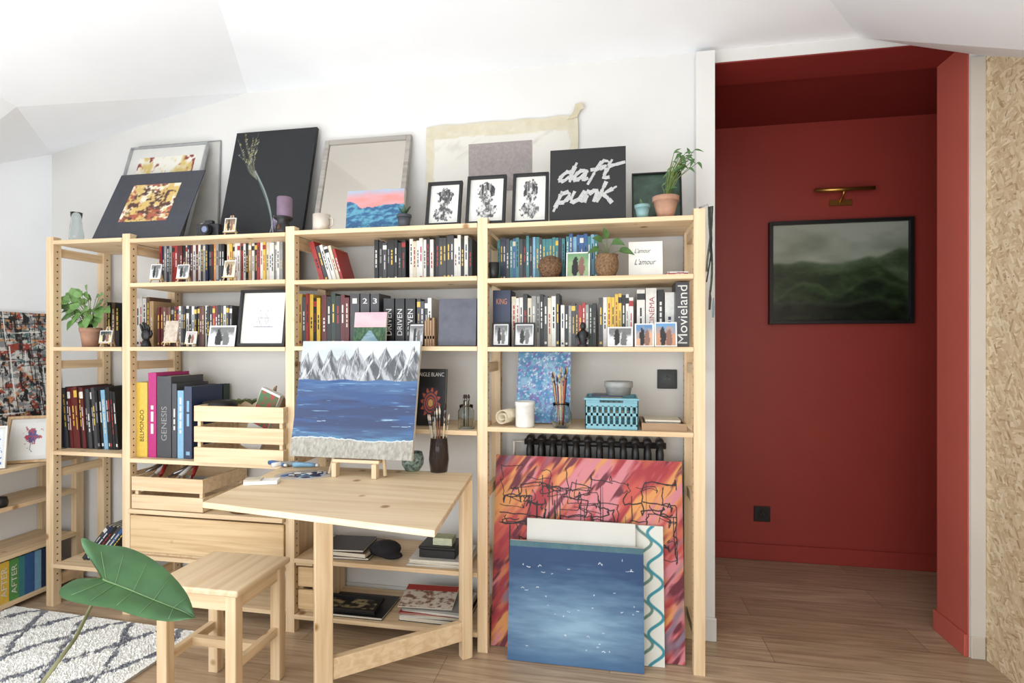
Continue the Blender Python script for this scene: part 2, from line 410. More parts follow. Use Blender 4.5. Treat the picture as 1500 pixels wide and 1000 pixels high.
# ------------------------------------------------------------------ ROOM
def simple_wall(key,rgb,rough=0.85): return mat(key,rgb,rough,var=0.012,scale=4,bump=0.02)
WHITE=simple_wall('wall_paint_white',(218,216,212)); CEIL=simple_wall('ceiling_paint',(248,250,253))
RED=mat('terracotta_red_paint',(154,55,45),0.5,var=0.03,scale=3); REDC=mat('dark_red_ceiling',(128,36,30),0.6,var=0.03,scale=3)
YW=2.46
XL=-3.06; XR=1.503; YB=-1.5
struct(M().box(XL-0.15,0.445,YW,2.66,0,2.62).box(0.445,1.436,YW,2.66,2.505,2.62).box(1.436,3.2,YW,2.66,0,2.62).obj('wall_back',[WHITE]))
struct(M().box(XL-0.15,XL,YB,YW,0,2.62).obj('wall_left',[CEIL]))
struct(M().box(XL-0.15,XR+.15,YB-0.15,YB,0,2.62).obj('wall_front',[WHITE]))
def osb():
    m=bpy.data.materials.new('osb_board'); m.use_nodes=True; nt=m.node_tree; b=nt.nodes['Principled BSDF']; b.inputs['Roughness'].default_value=0.6
    tc=nt.nodes.new('ShaderNodeTexCoord')
    prev=None
    for i,(rx,s) in enumerate([(0.4,(1,20,74)),(-0.6,(1,22,80)),(1.25,(1,22,84)),(0.05,(1,25,96)),(-1.1,(1,27,90))]):
        mp=nt.nodes.new('ShaderNodeMapping'); mp.inputs['Rotation'].default_value=(rx,0,0); mp.inputs['Location'].default_value=(0,i*.37,i*.71)
        ml=nt.nodes.new('ShaderNodeMapping'); ml.inputs['Scale'].default_value=s
        v=nt.nodes.new('ShaderNodeTexVoronoi'); v.inputs['Scale'].default_value=1.0; v.inputs['Randomness'].default_value=.9
        nt.links.new(tc.outputs['Object'],mp.inputs['Vector']); nt.links.new(mp.outputs['Vector'],ml.inputs['Vector']); nt.links.new(ml.outputs['Vector'],v.inputs['Vector'])
        mg=nt.nodes.new('ShaderNodeMapping'); mg.inputs['Scale'].default_value=(1,20,420); ng=nt.nodes.new('ShaderNodeTexNoise'); ng.inputs['Scale'].default_value=1
        nt.links.new(mp.outputs['Vector'],mg.inputs['Vector']); nt.links.new(mg.outputs['Vector'],ng.inputs['Vector'])
        sp=nt.nodes.new('ShaderNodeSeparateColor'); nt.links.new(v.outputs['Color'],sp.inputs['Color'])
        ad=nt.nodes.new('ShaderNodeMath'); ad.operation='MULTIPLY_ADD'; ad.inputs[1].default_value=.4; nt.links.new(ng.outputs['Fac'],ad.inputs[0]); 
        sb=nt.nodes.new('ShaderNodeMath'); sb.operation='MULTIPLY_ADD'; sb.inputs[1].default_value=.8; sb.inputs[2].default_value=-.1; nt.links.new(sp.outputs['Red'],sb.inputs[0]); nt.links.new(sb.outputs[0],ad.inputs[2])
        r=nt.nodes.new('ShaderNodeValToRGB'); cr=r.color_ramp
        cr.elements[0].color=C(152,120,86); cr.elements[1].color=C(236,220,190); e=cr.elements.new(0.2); e.color=C(198,170,132); e=cr.elements.new(0.6); e.color=C(218,196,160)
        nt.links.new(ad.outputs[0],r.inputs['Fac'])
        if prev is None: prev=r.outputs['Color']
        else:
            mx=nt.nodes.new('ShaderNodeMix'); mx.data_type='RGBA'
            gt=nt.nodes.new('ShaderNodeMath'); gt.operation='GREATER_THAN'; gt.inputs[1].default_value=0.62
            nt.links.new(sp.outputs['Green'],gt.inputs[0]); nt.links.new(gt.outputs[0],mx.inputs['Factor'])
            nt.links.new(prev,mx.inputs['A']); nt.links.new(r.outputs['Color'],mx.inputs['B']); prev=mx.outputs['Result']
    nt.links.new(prev,b.inputs['Base Color']); return m
struct(M().box(XR+0.002,XR+0.15,YB,YW,0.0,2.62).obj('wall_right',[WHITE]))
struct(M().box(XR-0.012,XR+0.002,YB,YW-0.005,0.0,2.6).obj('trim_1',[osb()]))
struct(M().box(-1.0,3.2,3.36,3.5,0,2.62).obj('wall_hall',[RED]))
struct(M().box(3.2,3.35,2.46,3.5,0,2.62).obj('wall_hall_right',[RED])); struct(M().box(-1.15,-1.0,2.66,3.5,0,2.62).obj('wall_hall_left',[RED]))
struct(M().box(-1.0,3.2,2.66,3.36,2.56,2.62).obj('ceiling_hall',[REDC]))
REDR=mat('terracotta_reveal',(186,90,76),0.6,var=0.02,scale=3)
struct(M().box(1.430,1.4355,YW+0.001,2.665,0,2.505).obj('trim_2',[REDR]))
struct(M().box(1.418,1.430,YW+0.0,2.675,0,0.09).obj('baseboard_reveal',[REDR],bevel=0.002))
struct(M().box(0.4455,0.449,YW+0.001,2.67,0,2.505).obj('trim_3',[RED]))
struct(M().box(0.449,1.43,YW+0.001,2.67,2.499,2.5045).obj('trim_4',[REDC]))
struct(M().box(-1.0,3.2,3.345,3.36,0,0.095).obj('baseboard_hall',[RED],bevel=0.003))
struct(M().box(0.367,0.444,2.40,YW-0.0005,0,2.53).obj('trim_5',[WHITE]))
struct(M().box(0.363,0.449,2.388,2.40,0,0.10).obj('baseboard_jamb',[WHITE],bevel=0.003))
struct(M().box(XL+.001,0.362,2.448,YW-0.0005,0,0.09).obj('baseboard_back',[WHITE],bevel=0.003))
struct(M().box(1.437,1.488,2.447,YW-0.0005,0,0.09).obj('baseboard_pier',[simple_wall('base_beige',(200,190,176))],bevel=0.003))
struct(M().box(1.437,1.490,2.452,YW-0.0005,0.09,2.43).obj('trim_6',[simple_wall('pier_beige',(208,202,192))]))
def floormat():
    m=bpy.data.materials.new('oak_laminate'); m.use_nodes=True; nt=m.node_tree; b=nt.nodes['Principled BSDF']; b.inputs['Roughness'].default_value=0.3
    tc=nt.nodes.new('ShaderNodeTexCoord'); br=nt.nodes.new('ShaderNodeTexBrick')
    br.inputs['Scale'].default_value=1.0; br.inputs['Brick Width'].default_value=1.3; br.inputs['Row Height'].default_value=0.19; br.inputs['Mortar Size'].default_value=0.0012
    br.inputs['Color1'].default_value=C(198,174,146); br.inputs['Color2'].default_value=C(178,153,125); br.inputs['Mortar'].default_value=C(120,98,78)
    nt.links.new(tc.outputs['Object'],br.inputs['Vector'])
    mp=nt.nodes.new('ShaderNodeMapping'); mp.inputs['Scale'].default_value=(1.5,22,1); n=nt.nodes.new('ShaderNodeTexNoise'); n.inputs['Scale'].default_value=2.2; n.inputs['Detail'].default_value=6; n.inputs['Distortion'].default_value=0.8
    nt.links.new(tc.outputs['Object'],mp.inputs['Vector']); nt.links.new(mp.outputs['Vector'],n.inputs['Vector'])
    r=nt.nodes.new('ShaderNodeValToRGB'); r.color_ramp.elements[0].position=0.3; r.color_ramp.elements[0].color=(0.6,0.56,0.52,1); r.color_ramp.elements[1].position=0.65; r.color_ramp.elements[1].color=(1,1,1,1)
    nt.links.new(n.outputs['Fac'],r.inputs['Fac'])
    mx=nt.nodes.new('ShaderNodeMix'); mx.data_type='RGBA'; mx.blend_type='MULTIPLY'; mx.inputs['Factor'].default_value=1
    nt.links.new(br.outputs['Color'],mx.inputs['A']); nt.links.new(r.outputs['Color'],mx.inputs['B']); nt.links.new(mx.outputs['Result'],b.inputs['Base Color']); return m
struct(M().box(XL-0.15,3.35,YB-0.15,3.5,-0.1,0).obj('floor',[floormat()]))
def lz(X,Y): return 2.57+.1967*(X+1.84)-.1967*.566*(YW-Y)
Ym=.3; xm=-1.84+.566*(YW-Ym)
cv=[(XL,YW,lz(XL,YW)),(-1.84,YW,2.57),(1.03,YW,2.555),(XR,YW,2.43),
    (XL,Ym,1.72),(xm,Ym,2.57),(.45,1.7,2.56),(XR,1.6,1.95),
    (XL,YB,1.72),(xm,YB,2.57),(.2,Ym,2.57),(XR,Ym,1.95),(XR,YB,1.95),(.2,YB,2.57),
    (XL,1.9,2.03),(-2.55,1.9,lz(-2.55,1.9)-.06),(-1.9,Ym,2.3)]
cf=[(0,14,15),(0,15,1),(1,15,16,5),(14,4,16,15),(1,5,10,6,2),(2,6,7,3),(4,8,9,16),(16,9,5),(5,9,13,10),(6,10,11,7),(10,13,12,11)]
cm=M(); cm.add(cv,cf,0,False); cm.add([(x,y,z+0.1) for x,y,z in cv],[f[::-1] for f in cf]); 
struct(cm.obj('ceiling',[CEIL]))
# ------------------------------------------------------------------ SHELVING
PXS=[-2.67,-2.236,-1.388,-.515,.339]; PW=0.021; Y0=2.136; Y1=2.436; PT=1.79
shelf=top('shelving_unit','tall open pine shelving unit with four bays against white wall','shelving unit',(-1.1655,2.286,0))
sx,sy=-1.1655,2.286
for x in PXS:
    for (ya,yb,rear) in ((Y0,Y0+0.038,0),(Y1-0.038,Y1,1)):
        m=M(); m.box(x-sx-PW,x-sx+PW,ya-sy,yb-sy,0,PT,0)
        yc=(ya+yb)/2-sy
        for sgn in (-1,1):
            z=0.12
            while z<1.74:
                vs=[(x-sx+sgn*(PW+0.0004),yc+0.0042*math.cos(q*math.pi/3),z+0.0042*math.sin(q*math.pi/3)) for q in range(6)]
                m.add(vs,[tuple(range(6)) if sgn>0 else tuple(range(6))[::-1]],1); z+=0.032
        m.obj('post',[pine('Z'),mat('peg_hole',(70,50,34),0.9)],shelf)
    for z in (0.10,0.62,1.15,1.70):
        M().box(x-sx-0.011,x-sx+0.011,Y0+0.038-sy,Y1-0.038-sy,z,z+0.04).obj('rung',[pine('Y')],shelf)
T=0.019
ZS={0:[1.772,1.257,.755,.207],1:[1.765,1.557,1.258,.735,.285,.09],2:[1.770,1.552,1.261,.912,.327,.08],3:[1.765,1.54,1.259,.93]}
for s,zs in ZS.items():
    for z in zs:
        M().box(PXS[s]-sx+PW+0.001,PXS[s+1]-sx-PW-0.001,Y0-0.004-sy,Y1-sy,z-T,z).obj('shelf_board',[pine('X')],shelf,bevel=0.0015)
def S(s,i): return ZS[s][i]+0.0005
# ------------------------------------------------------------------ books
COLS={'black':(26,26,28),'dark grey':(62,62,66),'white':(214,212,206),'cream':(204,194,172),'red':(156,44,42),'dark red':(92,32,34),'navy':(34,46,76),'blue':(52,92,142),'sky blue':(124,168,196),
 'teal':(60,124,130),'green':(84,142,76),'dark green':(30,54,44),'yellow':(212,178,72),'orange':(204,122,62),'brown':(98,70,52),'pink':(200,124,148),'magenta':(176,34,112),'grey':(142,142,140),'purple':(88,60,120),'tan':(176,146,108)}
def bmat(c): return mat('cover_'+c.replace(' ','_'),COLS[c],0.4,var=0.05,scale=60)
pages=lambda: mat('book_pages',(216,208,190),0.85,var=0.04,scale=200)
nbook=[0]
def book(x,y,z,w,d,h,c,c2,label,group,ry=0.0,rz=0.0,name='book',lay=False,cat='book',detail=True):
    m=M(); t=min(0.0022,w*0.16)
    m.box(0,w,0,t,0,h,0).box(0,t,t,d,0,h,0).box(w-t,w,t,d,0,h,0)
    m.box(t*1.01,w-t*1.01,t,d-0.004,0.003,h-0.003,1)
    if detail:
        r=random.Random(nbook[0]); k=r.random()
        e=-0.0005
        if k<.5:
            z1=h*r.uniform(.25,.4)
            for q in range(r.randint(3,6)):
                L=h*r.uniform(.04,.12); 
                if z1+L>h*.92: break
                m.box(w*.34,w*.66,e,0,z1,z1+L,2); z1+=L+h*.025
        elif k<.66: m.box(0.0,w,e,0,h*.82,h*.93,2); m.box(w*.38,w*.60,e,0,h*.3,h*.5,2); m.box(w*.38,w*.60,e,0,h*.53,h*.68,2)
        else: m.box(w*.34,w*.66,e,0,h*.45,h*.62,2); m.box(w*.34,w*.66,e,0,h*.65,h*.8,2); m.box(w*.25,w*.75,e,0,h*.05,h*.1,2)
    nbook[0]+=1
    if ry>0: z+=w*math.sin(ry)
    rot=(0,ry,rz)
    if lay: rot=(0,math.pi/2,rz); z+=w
    o=m.obj(name,[bmat(c),pages(),bmat(c2)],None,(x,y,z+0.0003),rot)
    return tag(o,label,cat,group)
def con(c):
    return random.choice({'black':['white','red','yellow','grey','white'],'dark grey':['white','yellow'],'white':['black','red','navy','black'],'cream':['brown','black','red'],'red':['white','yellow','black'],'yellow':['black','red']}.get(c,['white','black','yellow','cream']))
def row(px0,px1,z,Y,ytop,pal,tw,d,group,kind='paperback book',where='on pine shelf',hv=0.06,ry=0,name='book',cat='book',fixed=False):
    X0,X1=xa(px0,Y),xa(px1,Y); H=za((px0+px1)/2,ytop,Y)-z; x=X0+0.0005; out=[]
    i=0
    while True:
        w=random.uniform(*tw); 
        if x+w>X1: break
        c=pal[i%len(pal)] if fixed else random.choice(pal); h=H*(1+random.uniform(-hv,hv*.5))
        a=ry
        o=book(x,Y+random.uniform(0,0.008),z,w,d,h,c,con(c),f'{c} {kind} standing upright {where}' if abs(ry)<.03 else f'{c} {kind} leaning sideways {where}',group,ry=a,name=name,cat=cat)
        out.append((o,w,h)); x+=w/max(.5,math.cos(a))+0.0008; i+=1
    return out
YBK=2.235
mixd=['black','white','red','black','cream','dark red','grey','black','dark red','navy','dark grey','dark grey','brown','orange']
row(233,330,S(1,1),YBK,357,mixd,(.0125,.0150),.13,'film cases on the upper shelf','slim film case',name='film_case',cat='film case',hv=.02)
row(331,416,S(1,1),YBK,355,['cream','white','red','grey','black','white','yellow','tan'],(.0125,.0150),.13,'film cases on the upper shelf','slim film case',name='film_case',cat='film case',hv=.02)
x=xa(474,YBK)
for k,(c,w,h) in enumerate([('red',.022,.185),('dark grey',.016,.165),('white',.014,.17),('white',.018,.16),('cream',.014,.165),('red',.012,.15)]):
    book(x+.0,YBK-.03,S(2,1),w,.12,h,c,con(c),f'{c} paperback book leaning sideways on pine shelf','leaning paperbacks on the upper shelf',ry=-.30); x+=w/math.cos(.30)+.003
row(548,598,S(2,1),YBK,352,['black','black','dark grey','black'],(.014,.02),.12,'paperbacks on the upper shelf')
row(599,636,S(2,1),YBK,350,['white','cream','grey','white','black'],(.012,.018),.12,'paperbacks on the upper shelf')
row(637,692,S(2,1),YBK,346,['black','dark grey','black','white'],(.014,.018),.12,'paperbacks on the upper shelf')
row(728,828,S(3,1),YBK,347,['teal','blue','dark grey','black','teal','dark green','sky blue','navy'],(.011,.015),.11,'comic paperbacks on the upper shelf')
row(829,876,S(3,1),YBK,343,['teal','white','teal','sky blue','blue'],(.012,.016),.11,'comic paperbacks on the upper shelf')
row(157,176,S(0,1),YBK+.03,440,['brown','black'],(.018,.026),.13,'books on the narrow shelf')
row(194,229,S(1,2),YBK,437,['brown','dark grey','white','tan','dark red'],(.014,.022),.13,'film cases on the middle shelf','slim film case',name='film_case',cat='film case')
row(230,342,S(1,2),YBK,448,['red','dark red','black','white','black','brown','dark grey'],(.0125,.0150),.13,'film cases on the middle shelf','slim film case',hv=.02,name='film_case',cat='film case')
row(436,470,S(2,2),YBK,432,['yellow','dark grey','red','yellow','black'],(.013,.02),.12,'books on the middle shelf',fixed=True)
row(471,512,S(2,2),YBK,432,['dark green','black','dark green','dark red'],(.02,.026),.13,'books on the middle shelf')
def titled(px0,px1,z,Y,ytop,c,c2,title,d=.13,grp='titled books on shelf',lab=None,vert=1,frac=.6,tz=.5,hfrac=.6,ry=0,cat='book'):
    x0,x1=xa(px0,Y),xa(px1,Y); H=za((px0+px1)/2,ytop,Y)-z; w=x1-x0-.001
    o=book(x0,Y,z,w,d,H,c,c2,lab or f'{c} hardback book with {c2} lettering on shelf',grp,ry=ry,detail=not title,cat=cat)
    if title: text(o,title,w/2,H*tz,(H*frac if vert else w*hfrac),(w*hfrac if vert else H*.1),-0.0006,bmat(c2),vert)
    return o
for i,(a,b) in enumerate(((513,527),(528,542),(543,556))): 
    titled(a,b-.5,S(2,2),YBK,430,'dark grey','white','1 2 3'.split()[i],frac=.6,vert=0,tz=.86,hfrac=.5,grp='numbered volumes on the middle shelf')
for i,(a,b) in enumerate(((562,578),(579,593),(594,609))):
    titled(a,b-.5,S(2,2),YBK,437,'black','white','DRIVEN',grp='matching thick volumes on the middle shelf',lab='thick black book with white DRIVEN lettering on shelf',frac=.55,tz=.5,hfrac=.55)
row(610,632,S(2,2),YBK,437,['dark grey','white','black'],(.014,.02),.12,'books on the middle shelf')
titled(722,748,S(3,2),YBK,425,'navy','orange','KING',vert=0,tz=.8,hfrac=.6,lab='thick navy novel with orange KING lettering on shelf')
row(749,820,S(3,2),YBK,432,['white','black','white','dark grey','black','grey','white','cream'],(.012,.02),.13,'books on the middle shelf')
row(821,876,S(3,2),YBK,444,['white','grey','black','dark grey','dark green','white','red'],(.011,.016),.12,'books on the middle shelf')
row(877,932,S(3,2),YBK,432,['black','white','yellow','dark grey','teal','white'],(.012,.018),.13,'books on the middle shelf')
titled(933,945,S(3,2),YBK,424,'white','black',None)
titled(946,962,S(3,2),YBK,422,'white','red','CINÉMA',frac=.5,tz=.6,lab='white hardback book with red CINÉMA lettering on shelf')
titled(963,973,S(3,2),YBK,424,'black','white',None)
titled(974,988,S(3,2),YBK,428,'white','navy',None)
titled(990,1010,S(3,2),YBK-.05,413,'dark grey','white','Movieland',frac=.9,hfrac=.72,lab='tall dark book with large white Movieland lettering on shelf')
row(84,176,S(0,2),2.20,568,['black','dark grey','black','black','navy','dark grey','dark red','sky blue','black'],(.012,.022),.17,'tall comics on the narrow shelf','tall comic album',ry=-.08)
tb=[(200,216,'yellow','black','BELMONDO',560),(217,229,'magenta','white',None,546),(230,251,'dark grey','grey','GENESIS',551),(252,259,'dark grey','white',None,562),(260,269,'sky blue','white',None,572),(270,281,'navy','sky blue',None,566)]
for a,b,c,c2,t,yt in tb: titled(a,b,S(1,3),2.17,yt,c,c2,t,d=.2,grp='tall art books beside wooden crate',lab=f'tall {c} art book with {c2} lettering beside wooden crate',frac=.42,tz=.42,hfrac=.38)
row(276,330,S(1,3),2.385,564,['dark green','green','dark green'],(.02,.03),.045,'green books behind crate','hardback book')
x=xa(112,2.19)
for k,c in enumerate(['dark grey','navy','black','dark grey','blue','black']):
    book(x+.02,2.20,S(0,3),.016,.16,.225,c,con(c),f'{c} book leaning over on low pine shelf','leaning books on the low shelf',ry=.72); x+=.0225
# ------------------------------------------------------------------ TOP SHELF items
ZT=S(1,0)
framed('large pale aluminium-framed print leaning on wall on shelf top',150,268,ZT,2.25,2.41,214,a_print,fw=.007,th=.02,fm=mat('aluminium',(186,188,190),0.35,0.8),matw=.055,matc=(214,212,206),res=90,pxM=240)
framed('slim grey framed picture leaning behind others on shelf',196,318,ZT,2.425,2.452,210,a_plain((216,214,208)),fw=.006,th=.006,fm=mat('grey_frame',(150,150,150),0.4),pxM=262)
cx,w,H,ph,loc=leanplace(133,262,ZT,2.165,2.33,254,.004,230)
e=top('mounted_print','black card mounted print in warm colours leaning on frame','artwork',loc,(-ph,0,0))
M().box(-w/2,w/2,0,.004,0,H).obj('mount_board',[mat('black_card',(62,64,72),0.5)],e)
artgrid('picture',w*.56,H*.56,a_card,70,e,y=-.0006,z0=H*.26)
canvas('tall black canvas with pale flower stems leaning on wall',318,441,ZT,2.28,2.42,193,a_black,res=230,edge=mat('black_edge',(24,25,28),.6),pxM=392)
cx,w,H,ph,loc=leanplace(455,587,S(2,0),2.30,2.43,203,.02,532)
e=top('mirror','rectangular mirror with pale grey wooden frame leaning on wall','mirror',loc,(-ph,0,0))
fm=wood('greywood',(166,160,152),(142,136,128),'X'); fw=.024
M().box(-w/2,-w/2+fw,0,.02,0,H).box(w/2-fw,w/2,0,.02,0,H).box(-w/2+fw,w/2-fw,0,.02,0,fw).box(-w/2+fw,w/2-fw,0,.02,H-fw,H).obj('frame',[fm],e,bevel=.002)
M().box(-w/2+fw,w/2-fw,.008,.014,fw,H-fw).obj('mirror_glass',[mat('mirror_silver',(214,208,198),0.06,1.0,var=0)],e)
canvas('small canvas of blue waves under pink sky on shelf top',506,590,S(2,0),2.17,2.19,279,a_wave,res=80)
cx,w,H,ph,loc=leanplace(624,846,S(2,0)+0.0,2.44,2.452,178,.001,740)
def warp(U,V,X,Y,Z):
    X=X+(vn(V,U*0,9,1,3)-.5)*.006*np.where(U>.5,1,-1)*(np.abs(U-.5)>.4); Z=Z+np.where(V>.9,(vn(U,V*0,9,1,5)-.5)*.012,0); return X,Y,Z
e=top('taped_poster','thin beige tracing-paper sheet edged with masking tape on wall','poster',(loc[0]+.0,2.447,loc[2]),(0,0,0))
artgrid('paper_sheet',w,H,a_poster,130,e,warp=warp)
artgrid('picture',w*.42,H*.42,a_posterimg,60,e,y=-.0015,z0=H*.40)
tp=M(); tp.add([(w/2-.05,-.003,H-.02),(w/2-.002,-.004,H-.008),(w/2+.012,-.006,H+.02),(w/2+.03,-.007,H+.03),(w/2+.02,-.008,H+.055),(w/2-.01,-.007,H+.05),(w/2-.02,-.005,H+.015)],[(0,1,2,6),(2,3,4,5,6)]); tp.obj('tape_flap',[mat('masking_tape',(194,184,156),.7)],e)
for i,(a,b,yt) in enumerate(((622,673,267),(681,739,258),(749,802,254))):
    framed('black-framed monochrome ink portrait on shelf top',a,b,S(2,0) if i<2 else S(3,0),2.17,2.215,yt,portrait(10+i*7),fw=.012,matw=.012,res=80,group='black framed portraits',pxM=(a+b)/2+4)
o,w,H=canvas('square black canvas with grey brush-lettered words on shelf top',805,917,S(3,0),2.16,2.19,218,a_plain((30,30,32)),edge=mat('black_edge',(24,25,28),.6),res=20,rz=0,pxM=861)
def ribbon(m,pts,wd,y):
    for i,((x0,z0),(x1,z1)) in enumerate(zip(pts[:-1],pts[1:])):
        d=Vector((x1-x0,z1-z0)); 
        if d.length<1e-6: continue
        nn=Vector((-d.y,d.x)).normalized(); d2=d.normalized()*wd*.7
        a=wd*random.uniform(.5,1.35); b=wd*random.uniform(.5,1.35)
        m.add([(x0-d2.x-nn.x*a,y,z0-d2.y-nn.y*a),(x1+d2.x-nn.x*b,y,z1+d2.y-nn.y*b),(x1+d2.x+nn.x*b,y,z1+d2.y+nn.y*b),(x0-d2.x+nn.x*a,y,z0-d2.y+nn.y*a)],[(0,1,2,3)]); y-=.00003
LT={'d':[[(.95,.8),(.45,.95),(.05,.45),(.1,.05),(.5,.1),(.85,.6)],[(1.0,1.75),(.9,.9),(.95,.0)]],
'a':[[(.9,.85),(.4,.95),(0,.4),(.15,0),(.6,.25),(.9,.85)],[(.92,.9),(.85,.1),(1.15,.12)]],
'f':[[(1.35,1.65),(.9,1.8),(.55,1.3),(.4,.5),(.2,-.45)],[(.1,.95),(.6,1.0),(1.1,1.1)]],
't':[[(.6,1.75),(.45,.8),(.4,.1),(.8,.05)],[(-.1,1.15),(.6,1.2),(1.7,1.5)]],
'p':[[(.2,1.1),(.15,.2),(.05,-.75)],[(.15,.8),(.7,1.1),(1.0,.6),(.6,.05),(.15,.1)]],
'u':[[(.1,1),(.05,.3),(.3,0),(.75,.4),(.95,1)],[(.95,1),(.88,.1),(1.15,.12)]],
'n':[[(.15,1),(.05,0)],[(.1,.5),(.55,1.02),(.9,.8),(.85,0)]],
'k':[[(.25,1.75),(.15,.9),(.05,-.1)],[(1.2,1.25),(.6,.8),(.15,.5)],[(.35,.55),(.8,.2),(1.25,-.25)]]}
lm=M()
for word,ox,oz in (('daft',.12,.55),('punk',.08,.25)):
    X=ox*w; s=w*.156
    for ch in word:
        for st in LT[ch]: ribbon(lm,[(-w/2+X+(p[0]+.28*p[1])*s,oz*H+p[1]*s*.86+(X/w)*.03*H) for p in curvy(st,2)],w*.0245,-.0012)
        X+=s*{'f':.95,'d':1.22,'u':1.2,'n':1.1}.get(ch,1.2)
lm.obj('lettering',[mat('chalk_white',(182,182,180),.7,var=.15,scale=300)],o)
# ------------------------------------------------------------------ small things
def lathe_obj(name,label,cat,px,Y,z,prof,mt,seg=28,group=None):
    o=M().lathe(prof,seg=seg).obj(name,[mt],None,(xa(px,Y),Y,z)); return tag(o,label,cat,group)
def potprof(r1,r2,h,t=.004): return [(0,0),(r1,0),(r2*.97,h*.78),(r2*.97,h*.78),(r2*1.05,h*.8),(r2*1.06,h),(r2-t,h),(r2-t,h*.85),(0,h*.85)]
TERR=mat('terracotta_pot',(176,134,110),.8,var=.08)
GREEN=mat('leaf_green',(80,116,64),.45,var=.15,scale=40); DGREEN=mat('leaf_dark_green',(50,84,56),.4,var=.15)
def potted(label,px,Y,z,r1,r2,h,potm,leaves,leafm=None,stems=True,name='potted_plant',cat='potted plant',prof=None,up=(0,-.75,.65)):
    e=top(name,label,cat,(xa(px,Y),Y,z))
    M().lathe(prof or potprof(r1,r2,h),seg=28).obj('pot',[potm],e)
    M().lathe([(0,h*.86),(r2-.005,h*.86),(r2-.006,h*.9),(0,h*.92)],seg=20).obj('soil',[mat('soil',(52,38,28),.95,var=.2,bump=.5)],e)
    if stems:
        sm=M(); lm=M()
        for (p,d,L,W,dr) in leaves:
            p=Vector(p); mid=Vector((p.x*.4,p.y*.4,h*.9+(p.z-h*.9)*.6)); sm.tube([(p.x*.05,p.y*.05,h*.88),mid,p],[.0020,.0015,.0011],6)
            lm.leaf(p,d,L,W,dr,heart=True,up=up)
        sm.obj('stem',[mat('stem_green',(104,124,62),.6)],e)
    else:
        lm=M()
        for (p,d,L,W,dr) in leaves: lm.leaf(p,d,L,W,dr)
    lm.obj('foliage',[leafm or GREEN],e); return e
lathe_obj('glass_vase','tall clear glass vase at end of shelf top','vase',112,2.26,S(0,0),[(0,0),(.028,0),(.032,.05),(.022,.13),(.026,.165),(.024,.165),(.019,.13),(.029,.05),(.025,.006),(0,.006)],glass())
e=top('camera','small black compact camera with lens on shelf top','camera',(xa(302,2.15),2.155,S(1,0)))
M().box(-.058,.058,0,.03,0,.058).box(-.018,.022,.004,.026,.058,.076).obj('body',[mat('camera_black',(38,38,40),.35)],e,bevel=.004,seg=2)
l=M(); 
for k,(r0,yy0,yy1) in enumerate(((.026,-.016,0),(.022,-.024,-.016))):
    n=20; vs=[(.006+r0*math.cos(2*math.pi*i/n),y,.028+r0*math.sin(2*math.pi*i/n)) for y in (yy0,yy1) for i in range(n)]
    l.add(vs,[(i,(i+1)%n,n+(i+1)%n,n+i) for i in range(n)]+[tuple(range(n))],0,False)
n=20; l.add([(.006+.014*math.cos(2*math.pi*i/n),-.0245,.028+.014*math.sin(2*math.pi*i/n)) for i in range(n)],[tuple(range(n))],1)
l.obj('lens',[black(),mat('lens_glass',(120,130,160),.1)],e); M().lathe([(0,0),(.009,0),(.009,.006),(0,.006)],-.036,.014,cz=.058).obj('dial',[mat('steel',(150,150,152),.3,.9)],e)
def easel(px,Y,z,H,fn,lab,scale=1.0,pw=.055,ph_=.06,rz=0):
    X=xa(px,Y); e=top('mini_easel','tiny light wooden display easel on shelf','easel',(X,Y,z),(0,0,rz),group='tiny wooden easels')
    k=H*1.15; 
    for sx_ in (-1,1):
        M().tube([(sx_*.32*k,0,0.002),(sx_*.05*k,.16*k,k)],.0036,6).obj('leg',[birch('Z')],e)
    M().tube([(0,.50*k,0.002),(0,.17*k,k*.92)],.0032,6).obj('leg',[birch('Z')],e)
    M().box(-.32*k,.32*k,-.012+.03*k,.008+.03*k,.17*k,.21*k).obj('ledge',[birch('X')],e)
    th=.005; a=math.atan2(.16,1.0)
    o=artgrid('miniature_painting',pw*1.15,ph_*1.15,fn,30,loc=(X+0*math.sin(rz),Y+.005*k-.006,z+.212*k+th*.2),rot=(-a,0,rz),back=th); tag(o,lab,'painting','miniature paintings on easels')
easel(337,2.17,S(1,0),.085,a_photo(3,(120,100,80),(210,180,130)),'miniature brown painting on tiny easel on shelf top',pw=.05,ph_=.055)
easel(228,2.165,S(1,1),.085,a_mono(91),'miniature pale sketch on tiny easel before film cases',pw=.05,ph_=.06)
easel(268,2.165,S(1,1),.085,a_mono(55),'miniature monochrome sketch on tiny easel before film cases',pw=.055,ph_=.055)
easel(336,2.165,S(1,1),.09,a_photo(13,(160,140,110),(220,200,170)),'miniature warm painting on tiny easel before film cases',pw=.05,ph_=.065)
easel(155,2.165,S(0,1),.085,a_photo(23,(50,60,60),(220,200,150)),'miniature dark painting on tiny easel beside potted plant',pw=.06,ph_=.05)
easel(250,2.165,S(1,2),.10,a_plain((214,206,190),(160,140,120)),'miniature cream painting on tiny easel beside black hand',pw=.06,ph_=.085)
easel(280,2.160,S(1,2),.055,a_photo(43,(180,170,170),(230,190,170)),'miniature pink sketch on tiny easel before film cases',pw=.05,ph_=.05)
e=top('candle_holder','black ceramic lantern holder with cut-out on shelf top','candle holder',(xa(415,2.165),2.165,S(1,0)))
M().lathe([(0,0),(.034,0),(.036,.01),(.03,.035),(.024,.055),(.04,.066),(.042,.072),(.02,.07),(0,.066)]).obj('holder',[black()],e)
M().tube([(0,-.0315,.014),(0,-.029,.036)],[.009,.005],8).obj('opening',[mat('cutout_brown',(90,60,40),.8)],e)  # cut-out drawn as a plain brown plug
